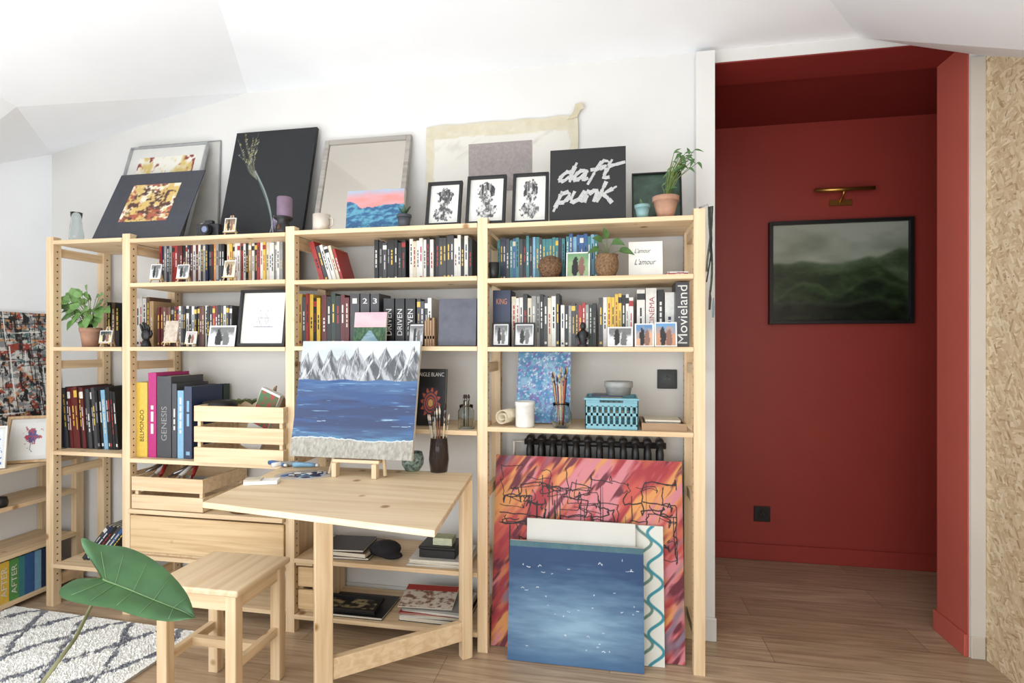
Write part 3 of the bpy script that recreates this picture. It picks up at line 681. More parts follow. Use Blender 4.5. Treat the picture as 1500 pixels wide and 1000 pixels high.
e=top('candle','purple pillar candle standing on black holder','candle',(xa(417,2.165),2.165,S(1,0)+.0725))
M().lathe([(0,0),(.032,0),(.033,.004),(.033,.085),(.030,.09),(.01,.086),(0,.086)]).obj('wax',[mat('purple_wax',(122,100,118),.5)],e)
M().tube([(0,0,.085),(.001,0,.098)],.0012,6).obj('wick',[black()],e)
e=top('mug','white ceramic cup with brown stain on shelf top','cup',(xa(471,2.18),2.18,S(2,0)))
M().lathe([(0,0),(.036,0),(.038,.075),(.034,.075),(.033,.006),(0,.006)]).obj('body',[mat('ceramic_cream',(206,194,180),.35)],e)
M().tube([(.037,0,.06),(.055,0,.055),(.056,0,.03),(.037,0,.018)],.004,8).obj('handle',[mat('ceramic_cream',(206,194,180),.35)],e)
potted('small succulent in dark grey faceted pot on shelf top',592,2.150,S(2,0),.022,.03,.05,mat('slate_pot',(66,68,74),.6),[((.004*math.cos(i),.004*math.sin(i),.045),(math.cos(i)*.6,math.sin(i)*.4,1),.055,.014,.1) for i in range(9)],DGREEN,stems=False)
framed('dark green botanical picture leaning beside potted plant',926,1000,S(3,0),2.27,2.31,253,a_plain((34,52,44),(70,96,78)),fw=.006,res=30)
potted('small seedling in teal ceramic cup on shelf top',941,2.17,S(3,0),.02,.029,.055,mat('teal_ceramic',(128,162,162),.3),[((.004*math.cos(i*2.1),.004*math.sin(i*2.1),.05),(math.cos(i*2.1)*.5,math.sin(i*2.1)*.4,1),.035,.012,.1) for i in range(5)],GREEN,stems=False)
lv=[]
r=random.Random(11)
for i in range(34):
    t=r.random(); lv.append(((.005+t*.10+r.uniform(-.03,.03),r.uniform(-.04,.02),.12+.11*math.sin(t*2.6)+r.uniform(-.03,.035)),(r.uniform(-.8,1),r.uniform(-.6,.0),r.uniform(-.6,.6)),.036,.013,.3))
potted('leafy trailing plant in terracotta pot on shelf top',975,2.18,S(3,0),.03,.049,.085,TERR,lv,GREEN)
potted('trailing pothos in woven pot on upper shelf',889,2.165,S(3,1),.035,.045,.085,mat('wicker_brown',(128,98,68),.8,var=.25,scale=120,bump=.6),
  [((.02,-.02,.13),(.8,-.5,.1),.06,.045,.4),((-.02,-.01,.14),(-.8,-.4,.5),.05,.04,.3),((.05,-.02,.10),(1,-.3,-.1),.06,.04,.3),((0,-.02,.15),(-.3,-.5,.9),.05,.03,.1),((-.03,0,.11),(-1,-.3,0),.05,.036,.4)],GREEN,
  prof=[(0,0),(.034,0),(.045,.03),(.047,.055),(.042,.08),(.046,.086),(.038,.086),(.036,.075),(0,.075)])
WICK=mat('wicker_dark',(116,86,60),.85,var=.35,scale=140,bump=.8)
o=M().lathe([(0,0),(.03,.002),(.048,.03),(.05,.05),(.04,.078),(.02,.088),(0,.09)],seg=28)
for z in (.02,.035,.05,.065): o.lathe([(.049-abs(z-.045)*.35,z-.003),(.053-abs(z-.045)*.35,z),(.049-abs(z-.045)*.35,z+.003)],seg=28)
tag(o.obj('wicker_ball',[WICK],None,(xa(806,2.17),2.17,S(3,1))),'round dark wicker ball before comic paperbacks','ornament')
canvas('small unframed green leafy painting on upper shelf',829,864,S(3,1),2.18,2.20,370,a_photo(71,(110,150,110),(150,176,130)),th=.008,res=30)
cx,w,H,ph,loc=leanplace(921,971,S(3,1),2.20,2.22,354,.003)
e=top('greeting_card','white card with handwritten words propped on upper shelf','card',loc,(-ph,0,0))
M().box(-w/2,w/2,0,.003,0,H).obj('card',[white()],e)
text(e,"L'amour",-.01,H*.74,w*.46,H*.13,-.0006,black(),shear=.3); text(e,"L'amour",0,H*.42,w*.6,H*.16,-.0006,black(),shear=.3)
book(xa(975,2.17),2.17,S(3,1),.008,.12,.085,'red','white','thin red booklet lying flat on upper shelf','flat booklets',lay=True)
book(xa(978,2.17),2.18,S(3,1)+.0088,.007,.11,.08,'white','red','thin white booklet lying flat on upper shelf','flat booklets',lay=True)
lathe_obj('cup','small black tumbler at end of upper shelf','cup',724,2.165,S(3,1),[(0,0),(.018,0),(.022,.068),(.019,.068),(.016,.005),(0,.005)],black())
lv=[]
r=random.Random(4)
for i in range(52):
    a=2*math.pi*i*.382; q=.125*math.sqrt((i+.5)/52)
    lv.append(((q*math.cos(a)-.012,r.uniform(-.05,.0),.19+q*.62*math.sin(a)+r.uniform(-.01,.02)),(math.cos(a)+r.uniform(-.4,.4),-.3,math.sin(a)*.8+.1),.046,.044,.25))
potted('bushy monstera in terracotta pot on narrow shelf',133,2.24,S(0,1),.034,.045,.095,TERR,lv,mat('leaf_bright',(112,152,84),.5,var=.18))
e=top('hand_ornament','black mannequin hand ornament standing on shelf','ornament',(xa(214,2.165),2.165,S(1,2)))
m=M(); m.lathe([(0,0),(.022,0),(.02,.012),(.014,.03),(.0,.035)]); m.ball((0,0,.055),.024,sc=(1,.55,1.15))
for i,(x_,h_) in enumerate(((-.018,.035),(-.006,.043),(.006,.04),(.017,.03))): m.tube([(x_*.9,0,.072),(x_*1.15,-.004,.072+h_*.55),(x_*1.1,-.012,.072+h_)],[.0062,.0056,.004],8)
m.tube([(.02,0,.045),(.034,-.004,.06),(.036,-.01,.076)],[.007,.006,.0045],8)
m.obj('hand',[black()],e)
framed('black-framed pale architectural sketch with white mount on shelf',345,416,S(1,2),2.165,2.20,425,a_tower,fw=.013,matw=.045,res=70,pxM=380)
canvas('small white-bordered photo print propped on shelf',304,343,S(1,2),2.155,2.17,477,a_mono(5),th=.002,res=30,name='photo_print',cat='photo',group='photo prints')
canvas('small canvas of lake and pink sky before books',517,564,S(2,2),2.17,2.19,458,a_lake,th=.012,res=60)
framed('tiny black frame with landscape photo on shelf',597,620,S(2,2),2.165,2.18,474,a_mono(9),fw=.004,th=.01,res=24,group='small black photo frames')
canvas('plain mottled grey-blue canvas propped on middle shelf',642,697,S(2,2),2.175,2.19,438,a_plain((96,98,108),(74,76,88)),res=30,edge=mat('greyblue_edge',(70,72,84),.7))
o=M(); 
for i in range(4): o.box(-.022+i*.0115,-.0125+i*.0115,0,.035,0,.11+.012*(i%2)); 
o.box(-.022,.0225,.0,.036,.03,.045)
tag(o.obj('wooden_block_toy',[wood('oakwood',(160,130,98),(136,106,76),'Z')],None,(xa(629,2.17),2.17,S(2,2)),bevel=.001),'small slatted wooden ornament beside canvas on shelf','ornament')
for a,b,lab in ((720,746,11),(752,783,15)): framed('small black frame holding a monochrome couple photo on shelf',a,b,S(3,2),2.165,2.18,473,a_mono(lab),fw=.006,th=.01,res=30,group='small black photo frames')
m=M(); m.lathe([(0,0),(.022,0),(.022,.008),(.014,.012),(.02,.04),(.017,.06),(.007,.07),(0,.072)]); m.ball((0,0,.083),.014,sc=(.9,1,1.15)); m.tube([(-.016,0,.058),(-.026,-.006,.04),(-.014,-.016,.03)],.005,8); m.tube([(.016,0,.058),(.026,-.006,.04),(.014,-.016,.03)],.005,8)
tag(m.obj('figurine',[black()],None,(xa(854,2.16),2.16,S(3,2))),'small black seated figurine before books','figurine')
canvas('monochrome photo print propped before books',890,927,S(3,2),2.155,2.17,479,a_mono(25),th=.002,res=30,name='photo_print',cat='photo',group='photo prints')
canvas('colour photo print of people propped before books',930,958,S(3,2),2.155,2.17,474,a_photo(27,(90,130,170),(200,160,130)),th=.002,res=30,name='photo_print',cat='photo',group='photo prints')
canvas('colour photo print with blue sky propped before books',959,992,S(3,2),2.155,2.17,472,a_photo(37,(100,146,190),(190,140,110)),th=.002,res=30,name='photo_print',cat='photo',group='photo prints')
def crate(label,x0,x1,y0,y1,z,h,n,gap,th=.010,name='wooden_crate'):
    w=x1-x0; d=y1-y0; m=M(); sh=(h-gap*(n-1))/n
    for i in range(n):
        za_=i*(sh+gap)
        m.box(0,w,0,th,za_+.002,za_+sh).box(0,w,d-th,d,za_+.002,za_+sh).box(0,th,th,d-th,za_+.002,za_+sh).box(w-th,w,th,d-th,za_+.002,za_+sh)
    for (a,b) in ((th,th),(w-th-.016,th),(th,d-th-.016),(w-th-.016,d-th-.016)): m.box(a,a+.016,b,b+.016,.002,h-.004)
    m.box(th,w-th,th,d-th,0,.008)
    return tag(m.obj(name,[pine('X')],None,(x0,y0,z),bevel=.001),label,'crate')
crate('slatted pine crate filled with odds and ends on shelf',xa(284,2.10),xa(415,2.10),2.10,2.37,S(1,3),.258,3,.022)
crate('open pine crate holding small tools on chest top',xa(190,2.12)+.01,xa(297,2.12),2.12,2.42,.505,.15,2,.018)
e=top('seed_packet','red and green illustrated packet sticking out of crate','packet',(xa(365,2.2),2.2,S(1,3)+.05),(0,.4,0))
M().box(-.05,.05,0,.03,0,.29).obj('packet',[white()],e); artgrid('packet_print',.096,.16,lambda u,v:mixc(A(170,64,62),A(70,116,70),(fb(u,v,5,5,3)-.45)*8),30,e,y=-.0008,z0=.12)
m=M(); m.ball((0,0,.04),.052,sc=(1,1,.95)); m.tube([(0,0,.085),(.004,0,.11),(.012,0,.12)],[.008,.007,.003],8)
tag(m.obj('wooden_gourd',[wood('oakwood',(160,130,98),(136,106,76),'Z')],None,(xa(402,2.25),2.25,S(1,3)+.22)),'round brown wooden gourd on top of crate','ornament')
tag(M().lathe([(0,0),(.075,0),(.08,.012),(.07,.03),(0,.034)]).obj('black_pouch',[mat('black_leather',(34,32,34),.5,bump=.3)],None,(xa(322,2.25),2.25,S(1,3)+.235)),'flat black leather pouch lying in crate','pouch')
for i in range(3):
    m=M()
    for k in range(8): a=k*.8+i; m.leaf((0,0,0),(math.cos(a),math.sin(a),.9),.07,.02,.3)
    tag(m.obj('dried_sprig',[mat('sprig_green',(96,112,72),.6)],None,(xa(352+i*17,2.24),2.24,S(1,3)+.25)),'small green sprig sticking out of crate','sprig','green sprigs in crate')
for i in range(6):
    X=xa(205+i*14,2.22); mt=[mat('steel',(150,150,152),.3,.9),mat('white_plastic',(226,226,222),.4),bmat('red')][i%3]
    m=M(); m.tube([(0,0,0),(0,.10,.02)],[.009,.011],8); m.tube([(0,-.05,-.006),(0,0,0)],[.004,.006],8)
    tag(m.obj('tool',[mt],None,(X+.01,2.22+.02*(i%2),.505+.135),(0.2,0,.5*(i%3-1))),'small hand tool lying in open crate','tool','small tools in crate')
def coverbook(px0,px1,z,Y,Yt,ytop,c,fn,lab,title=None,tc='white',tz=.9):
    cx,w,H,ph,loc=leanplace(px0,px1,z,Y,Yt,ytop,.02)
    e=top('book',lab,'book',loc,(-ph,0,0)); m=M(); m.box(-w/2,w/2,0,.002,0,H).box(-w/2,w/2,.018,.02,0,H).box(-w/2,-w/2+.002,.002,.018,0,H); m.obj('cover',[bmat(c)],e)
    M().box(-w/2+.0025,w/2-.003,.0022,.0178,.003,H-.003).obj('page_block',[pages()],e)
    artgrid('cover_art',w*.7,H*.55,fn,70,e,y=-.0008,z0=H*.12)
    if title: text(e,title,0,H*tz,w*.85,H*.07,-.0008,bmat(tc))
    return e
def a_mandala(u,v):
    d=np.hypot(u-.5,(v-.5)); an=np.arctan2(v-.5,u-.5)
    img=mixc(A(36,32,40),A(176,84,60),((np.sin(an*12)*.08+d<.42))*1.0)
    img=mixc(img,A(44,60,84),(np.sin(d*60)>.2)*(d<.4)*1.0); return mixc(img,A(214,160,90),(d<.12)*1.0)
coverbook(608,651,S(2,3),2.22,2.25,541,'black',a_mandala,'dark hardback with red medallion cover standing facing out','AIGLE BLANC')
def brush(loc,tilt,az,L=.22,hc=(190,150,100),bc=(60,44,34),group='paint brushes in jar',lab='thin wooden paint brush standing in jar'):
    e=top('paint_brush',lab,'paint brush',loc,(0,tilt,az),group)
    M().tube([(0,0,0),(0,0,L*.3),(0,0,L*.72),(0,0,L*.80)],[.0014,.002,.0034,.0026],7).obj('handle',[mat('brush_handle%d'%hc[0],hc,.35)],e)
    M().tube([(0,0,L*.80),(0,0,L*.89)],[.0028,.0032],7).obj('ferrule',[mat('steel',(150,150,152),.3,.9)],e)
    M().tube([(0,0,L*.89),(0,0,L*.94),(0,0,L)],[.0034,.0042,.001],7).obj('bristles',[mat('bristle%d'%bc[0],bc,.8)],e)
def jar(px,Y,z,r,h,label,mt=None,prof=None,name='glass_jar'):
    p=prof or [(0,0),(r,0),(r,h*.75),(r*.8,h*.85),(r*.85,h),(r*.78,h),(r*.72,h*.85),(r*.92,h*.73),(r*.92,.006),(0,.006)]
    return lathe_obj(name,label,'jar',px,Y,z,p,mt or glass())
jar(683,2.19,S(2,3),.035,.10,'clear glass jar of pens on shelf')
for i in range(9):
    a=i*2.4; brush((xa(683,2.19)+.012*math.cos(a),2.19+.012*math.sin(a),S(2,3)+.009),.16*math.sin(a*1.3),a,L=.135,hc=random.choice([(60,50,40),(40,40,44),(200,190,170)]),group='pencils in glass jar',lab='thin pencil standing in glass jar')
canvas('small blue speckled abstract canvas leaning on shelf',755,835,S(3,3),2.25,2.33,517,a_speck,res=90,pxM=794)
lathe_obj('white_canister','white enamel canister with rim on shelf','canister',769,2.17,S(3,3),[(0,0),(.038,0),(.039,.005),(.039,.085),(.041,.088),(.041,.103),(.036,.105),(.034,.1),(0,.1)],mat('white_enamel',(220,218,212),.3))
m=M()
pts=[(.0+.036*math.cos(a)*(1-a/16),.0+0,.036+.036*math.sin(a)*(1-a/16)) for a in np.linspace(0,12,60)]
vs=[];fs=[]
for i,p in enumerate(pts): vs+=[(p[0],-.0,p[2]),(p[0],.17,p[2])]
for i in range(len(pts)-1): fs.append((2*i,2*i+1,2*i+3,2*i+2))
m.add(vs,fs,0,True); o=m.obj('rolled_canvas',[mat('raw_canvas',(206,192,166),.85,bump=.2)],None,(xa(733,2.15)+.005,2.15,S(3,3)),(0,0,-.35)); sm=o.modifiers.new('s','SOLIDIFY'); sm.thickness=.003; tag(o,'loosely rolled raw canvas lying on shelf','rolled canvas')
jar(822,2.175,S(3,3),.04,.10,'round clear glass jar of paint brushes on shelf',prof=[(0,0),(.03,0),(.044,.03),(.044,.055),(.032,.085),(.036,.1),(.033,.1),(.028,.086),(.04,.055),(.04,.03),(.027,.006),(0,.006)])
for i in range(12):
    a=i*2.4+.4; brush((xa(822,2.175)+.01*math.cos(a),2.175+.01*math.sin(a),S(3,3)+.009),.06+.13*((i*7)%5)/5,a*1.0,L=.2+.02*(i%3),hc=[(190,140,80),(40,36,34),(160,60,50),(210,180,130)][i%4],bc=[(60,44,34),(190,160,110)][i%2])
TEAL=mat('teal_plastic',(108,160,172),.4,var=.03)
x0,x1=xa(857,2.15),xa(935,2.15); w=x1-x0; d=.2; h=.125; m=M()
for (a0,a1,ax,pos) in ((0,w,'x',0),(0,w,'x',d-.004),(0,d,'y',0),(0,d,'y',w-.004)):
    nn=9 if ax=='x' else 8
    def bx(u0,u1,z0,z1):
        if ax=='x': m.box(u0,u1,pos,pos+.004,z0,z1)
        else: m.box(pos,pos+.004,u0,u1,z0,z1)
    bx(a0,a1,0.001,.022); bx(a0,a1,h-.034,h-.018); bx(a0,a1,h-.006,h); bx(a0,a1,.054,.066)
    for k in range(nn+1):
        u=a0+(a1-a0-.009)*k/nn; bx(u,u+.009,.014,h-.03)
    for (f0,f1) in ((0,.28),(.72,1)): bx(a0+(a1-a0)*f0,a0+(a1-a0)*f1,h-.018,h-.006)
m.box(.004,w-.004,.004,d-.004,0,.004)
m.box(-.004,w+.004,-.004,.002,h-.008,h+.0)
tag(m.obj('plastic_crate',[TEAL],None,(x0,2.15,S(3,3)),bevel=.0006),'teal folding plastic crate with lattice sides on shelf','crate')
GRY=mat('grey_ceramic',(150,152,150),.5)
tag(M().box(-.07,.055,-.04,.06,0,.006).obj('notebook',[bmat('navy')],None,(xa(892,2.22),2.24,S(3,3)+.1255)),'dark blue notebook lying across teal crate','notebook')
lathe_obj('ceramic_bowl','grey ceramic bowl with rim stacked on teal crate','bowl',906,2.23,S(3,3)+.132,[(0,0),(.048,0),(.052,.03),(.058,.032),(.058,.055),(.052,.055),(.046,.03),(.04,.006),(0,.006)],GRY)
x0,x1=xa(940,2.15),xa(1006,2.15); w=x1-x0
m=M(); m.box(0,w,0,.2,0,.006).box(0,w,0,.008,.006,.03).box(0,w,.192,.2,.006,.03).box(0,.008,.008,.192,.006,.03).box(w-.008,w,.008,.192,.006,.03)
tag(m.obj('wooden_tray',[wood('oakwood',(160,130,98),(136,106,76),'X')],None,(x0,2.15,S(3,3))),'shallow brown wooden tray on shelf beside crate','tray')
for k in range(4):
    tag(M().box(0,w*.8,0,.12,0,.008).box(0.004,w*.8-.004,-.001,.0,.002,.006,1).obj('sketchbook',[bmat(['tan','brown','dark grey','cream'][k]),pages()],None,(x0+.014,2.17,S(3,3)+.0065+k*.0087),(0,0,.0)),'thin sketchbook stacked in wooden tray','sketchbook','sketchbooks in tray')
x0,x1=xa(768,2.37),xa(976,2.37); e=top('radiator','black cast iron column radiator against wall behind painting','radiator',((x0+x1)/2,2.385,0)); n=12; IR=mat('cast_iron',(34,33,34),.45)
for k in range(n):
    x=x0+(x1-x0)*(k+.5)/n-(x0+x1)/2; m=M()
    for yy in (-.028,.028): m.tube([(x,yy,.10),(x,yy,.14),(x,yy,.80),(x,yy,.845)],[.010,.015,.015,.008],8)
    m.tube([(x,-.03,.845),(x,.03,.845)],.018,8); m.tube([(x,-.03,.12),(x,.03,.12)],.016,8)
    m.obj('column',[IR],e)
M().tube([(x0-(x0+x1)/2-.0,0,.83),(x1-(x0+x1)/2,0,.83)],.014,8).obj('header_pipe',[IR],e); M().tube([(x0-(x0+x1)/2,0,.14),(x1-(x0+x1)/2,0,.14)],.012,8).obj('header_pipe',[IR],e)
for s_ in (-1,1): M().box(s_*.22-.01,s_*.22+.01,-.03,.03,0,.12).obj('foot',[IR],e)
M().tube([(x0-(x0+x1)/2-.05,0,0.0),(x0-(x0+x1)/2-.05,0,.83),(x0-(x0+x1)/2,0,.83)],.008,8).obj('pipe',[mat('cream_pipe',(220,214,200),.4)],e)
def socket(label,X,Y,Z,s=.085):
    e=top('wall_socket',label,'socket',(X,Y,Z-s/2)); M().box(-s/2,s/2,-.009,0,0,s).obj('plate',[black()],e,bevel=.003,seg=2)
    n=20; m=M(); r=s*.29
    vs=[(r*math.cos(2*math.pi*i/n),-.0095,s/2+r*math.sin(2*math.pi*i/n)) for i in range(n)]; m.add(vs,[tuple(range(n))],0)
    for q in (-1,1): m.add([(q*.009+.003*math.cos(2*math.pi*i/8),-.0099,s/2+.003*math.sin(2*math.pi*i/8)) for i in range(8)],[tuple(range(8))],1)
    m.tube([(0,-.009,s/2+.012),(0,-.018,s/2+.012)],.003,8,1)
    m.obj('outlet_face',[mat('socket_face',(12,12,13),.35),mat('socket_pin',(90,88,84),.4,.6)],e)
socket('square black wall socket above shelf on white wall',xa(977,YW),YW,za(977,555,YW))
socket('square black wall socket low on red hall wall',xa(1116,3.36),3.36,za(1116,752,3.36),.09)
# ------------------------------------------------------------------ chest + cabinet
def chest(label,x0,x1,y0,y1,zb,h,nd):
    e=top('drawer_chest',label,'chest of drawers',((x0+x1)/2,(y0+y1)/2,zb)); w=(x1-x0)/2; d=(y1-y0)/2
    m=M(); m.box(-w,-w+.018,-d+.02,d,0,h-.02).box(w-.018,w,-d+.02,d,0,h-.02).box(-w+.018,w-.018,-d+.02,d,0,.012).box(-w+.018,w-.018,d-.008,d,.012,h-.02); m.obj('body',[pine('Z')],e)
    M().box(-w-.0,w+.0,-d-.012,d,h-.02,h).obj('top_panel',[pine('X')],e,bevel=.002)
    zz=.014; dh=(h-.02-zz)/nd
    for k in range(nd):
        M().box(-w+.002,w-.002,-d,-d+.018,zz+k*dh+.003,zz+(k+1)*dh-.012).box(-w+.025,w-.025,-d+.018,d-.02,zz+k*dh+.006,zz+(k+1)*dh-.03).obj('drawer',[wood('pine_warm',(224,194,150),(200,164,118),'X')],e,bevel=.003)
chest('low pine drawer box with wide front under crate',-2.211,-1.413,2.13,2.434,.2855,.217,1)
chest('narrow pine drawer cabinet beside folding table',-1.362,-1.28,2.15,2.434,.0805,.235,2)
tag(M().lathe([(0,0),(.09,0),(.10,.014),(.09,.014),(.085,.006),(0,.006)]).obj('wicker_dish',[WICK],None,(xa(368,2.23),2.23,.5035)),'shallow dark wicker dish on chest top','dish')
# ------------------------------------------------------------------ TABLE
ZTB=.74
tb=top('folding_table','plywood-topped folding gate-leg table attached before shelving','table',(-.95,1.8,0))
def tl(X,Y): return (X+.95,Y-1.8)
tc_=[tl(-1.344,1.57),tl(-.488,1.447),tl(-.555,2.125),tl(-1.40,2.125)]
tm=M(); tm.add([(a,b,ZTB-.02) for a,b in tc_]+[(a,b,ZTB) for a,b in tc_],[(0,3,2,1),(4,5,6,7),(0,1,5,4),(1,2,6,5),(2,3,7,6),(3,0,4,7)])
tm.obj('table_top',[birch('X')],tb,bevel=.002)
la=tl(-1.0,1.74); hb=tl(-.575,2.095)
def beam(m,p,q,w,h,z):
    p=Vector((p[0],p[1],0)); q=Vector((q[0],q[1],0)); d=(q-p).normalized(); n=Vector((-d.y,d.x,0))*w/2
    vs=[p-n,q-n,q+n,p+n]; m.add([(v.x,v.y,z) for v in vs]+[(v.x,v.y,z+h) for v in vs],[(0,3,2,1),(4,5,6,7),(0,1,5,4),(1,2,6,5),(2,3,7,6),(3,0,4,7)]); return m
dv=(Vector(hb)-Vector(la)).normalized()
beam(M(),(la[0]-dv.x*.03,la[1]-dv.y*.03),(la[0]+dv.x*.03,la[1]+dv.y*.03),.04,ZTB-.021,0).obj('leg',[pine('Z')],tb,bevel=.002)
beam(M(),(la[0]+dv.x*.03,la[1]+dv.y*.03),(hb[0]-dv.x*.022,hb[1]-dv.y*.022),.03,.075,.075).obj('stretcher',[pine('X')],tb,bevel=.002)
beam(M(),(la[0]+dv.x*.03,la[1]+dv.y*.03),(hb[0]-dv.x*.022,hb[1]-dv.y*.022),.03,.05,ZTB-.072).obj('stretcher',[pine('X')],tb,bevel=.002)
beam(M(),(hb[0]-dv.x*.022,hb[1]-dv.y*.022),(hb[0]+dv.x*.022,hb[1]+dv.y*.022),.04,ZTB-.021,0).obj('leg',[pine('Z')],tb,bevel=.002)
ZTP=ZTB+.0006
eb=onz(528,695,ZTB); 
e=top('table_easel','small light wooden tabletop easel on plywood table','easel',(eb[0],eb[1],ZTP),(0,0,.0))
for s_ in (-1,1): M().tube([(s_*.12,-.03,.006),(s_*.04,.07,.42)],.008,6).obj('leg',[birch('Z')],e); 
M().tube([(0,.12,.006),(0,.07,.42)],.008,6).obj('leg',[birch('Z')],e)
M().box(-.10,.10,-.045,-.01,.055,.068).obj('ledge',[birch('X')],e,bevel=.002)
for s_ in (-1,1): M().box(s_*.085-.010,s_*.085+.010,-.06,-.03,0,.056).obj('foot',[birch('Z')],e,bevel=.001)
zc=ZTP+.07
canvas('unframed canvas of grey mountains above dark blue sea',424,603,zc,eb[1]-.045,eb[1]+.055,501,a_mount,res=300,pxM=528,rough=.4,rz=.0)
jx,jy=onz(643,690,ZTB)
tag(M().lathe([(0,0),(.036,0),(.042,.05),(.038,.10),(.034,.14),(.033,.14),(.036,.10),(.039,.05),(.033,.006),(0,.006)]).obj('brush_vase',[mat('smoked_glass',(120,104,98),.08,trans=.85,var=0)],None,(jx,jy,ZTP)),'smoked glass vase holding paint brushes on table','vase')
for i in range(13):
    a=i*2.4; brush((jx+.013*math.cos(a),jy+.013*math.sin(a),ZTP+.009),.05+.11*((i*5)%7)/7,a,L=.23+.015*(i%4),hc=[(200,170,130),(214,190,150),(120,80,60),(180,170,160)][i%4],bc=[(220,210,190),(70,50,40)][i%2],group='paint brushes in smoked vase',lab='long wooden paint brush standing in smoked vase')
jx2,jy2=onz(602,690,ZTB)
tag(M().lathe([(0,0),(.03,0),(.045,.025),(.047,.05),(.04,.075),(.037,.075),(.043,.05),(.041,.025),(.028,.006),(0,.006)]).obj('painted_bowl',[mat('floral_ceramic',(130,150,138),.3,var=.45,scale=90)],None,(jx2,jy2+.02,ZTP)),'mottled green and white patterned bowl on table','bowl')
X,Y=onz(384,708,ZTB)
e=top('paint_box','small white box of watercolour pans on table corner','paint box',(X,Y,ZTP),(0,0,.35)); M().box(-.06,.06,-.024,.024,0,.014).obj('base',[white()],e,bevel=.001); M().box(-.06,.0,-.022,.022,.0145,.02).obj('lid',[mat('cream_card',(200,190,170),.7)],e)
X,Y=onz(448,696,ZTB)
m=M(); n=28; ol=[(.115*math.cos(2*math.pi*i/n)*(1+.12*math.sin(4*math.pi*i/n)),.07*math.sin(2*math.pi*i/n)) for i in range(n)]
m.add([(a,b,0) for a,b in ol]+[(a,b,.004) for a,b in ol],[tuple(range(n))[::-1],tuple(range(n,2*n))]+[(i,(i+1)%n,n+(i+1)%n,n+i) for i in range(n)])
e=top('palette','oval artist palette smeared with blue and white paint','palette',(X,Y,ZTP),(0,0,.15)); m.obj('board',[mat('palette_wood',(176,170,164),.5,var=.1)],e)
m=M(); r=random.Random(9)
for i in range(46): a=r.uniform(0,6.28); q=math.sqrt(r.random())*.85; m.ball((.105*math.cos(a)*q,.06*math.sin(a)*q,.0045),r.uniform(.006,.016),10,r.choice([0,0,1,2,2,3,4]),sc=(r.uniform(.9,2.0),r.uniform(.6,1.1),.25))
m.obj('paint_blobs',[bmat('navy'),bmat('sky blue'),bmat('white'),bmat('dark grey'),bmat('blue')],e)
for i,(px,py,cc,az) in enumerate(((478,672,'sky blue',.2),(446,672,'white',.9),(430,674,'blue',-.3),(462,668,'grey',.4))):
    X,Y=onz(px,py,ZTB); Y=min(Y,2.09)
    m=M(); m.tube([(-.05,0,.010),(-.02,0,.011),(.03,0,.0095),(.048,0,.008)],[.0105,.0105,.009,.006],10,0,flat=.8); m.tube([(.047,0,.008),(.06,0,.008)],.006,8,1)
    tag(m.obj('paint_tube',[bmat(cc),white()],None,(X,Y,ZTP+.002),(0,0,az)),f'{cc} paint tube lying on plywood table','paint tube','paint tubes on table')
# ------------------------------------------------------------------ STOOL
e=top('stool','square light pine stool beside folding table','stool',(-1.377,1.715,0))
hw,hd=.168,.15
m=M(); m.box(-hw,hw,-hd,hd,.43,.452); m.obj('seat',[birch('Y')],e,bevel=.006,seg=3)
lx,ly=hw-.035,hd-.03
for a in (-1,1):
    for b in (-1,1):
        M().box(a*lx-.02,a*lx+.02,b*ly-.018,b*ly+.018,0,.4295).obj('leg',[pine('Z')],e,bevel=.002)
for b in (-1,1): M().box(-lx+.02,lx-.02,b*ly-.01,b*ly+.01,.375,.43).obj('apron',[pine('X')],e)
for a in (-1,1): 
    M().box(a*lx-.01,a*lx+.01,-ly+.018,ly-.018,.375,.43).obj('apron',[pine('Y')],e)
    M().box(a*lx-.011,a*lx+.011,-ly+.018,ly-.018,.17,.20).obj('rung',[pine('Y')],e)
M().box(-lx+.011,lx-.011,-.011,.011,.17,.20).obj('rung',[pine('X')],e)
# ------------------------------------------------------------------ leaning paintings
canvas('large red and orange abstract canvas with black drips leaning',719,1004,.0,2.19,2.30,672,a_abs,res=420,th=.016,pxM=865)
canvas('white canvas with teal wavy brush lines leaning',775,974,.0,2.16,2.238,768,a_squig,res=200,th=.012,pxM=905)
canvas('plain white canvas leaning against abstract painting',768,932,.0,2.135,2.215,764,a_plain((206,206,200),(212,212,206)),res=20,th=.012,pxM=855)
canvas('deep blue sea canvas with white flecks leaning in front',743,944,.0,2.103,2.165,798,a_sea,res=300,th=.016,pxM=846)
# ------------------------------------------------------------------ lower bay 3
def pile(items,px,Y,z,grp):
    for (w,d,h,c,rz,lab) in items:
        m=M(); m.box(-w/2,w/2,0,d,0,.0015,0).box(-w/2,w/2,0,d,h-.0015,h,0).box(-w/2+.003,w/2-.003,.003,d-.003,.0015,h-.0015,1)
        tag(m.obj('magazine',[bmat(c),pages()],None,(xa(px,Y),Y,z+.0004),(0,0,rz)),lab,'magazine',grp); z+=h+.0005
    return z
z=pile([(.25,.2,.012,'dark grey',.05,'grey folder lying on lower shelf'),(.23,.19,.02,'brown',-.04,'brown album lying on lower shelf'),(.2,.17,.01,'black',.08,'black notebook lying on lower shelf')],500,2.16,S(2,4),'albums on lower shelf')
m=M(); m.ball((0,0,.038),.062,sc=(1.1,.8,.6)); m.ball((-.045,.01,.03),.04,sc=(1,.9,.7)); m.ball((.03,-.02,.02),.045,sc=(1.2,.6,.4))
tag(m.obj('black_cloth',[mat('black_fabric',(24,24,28),.9,bump=.5)],None,(xa(566,2.22),2.22,S(2,4))),'crumpled black cloth bundle on lower shelf','cloth')
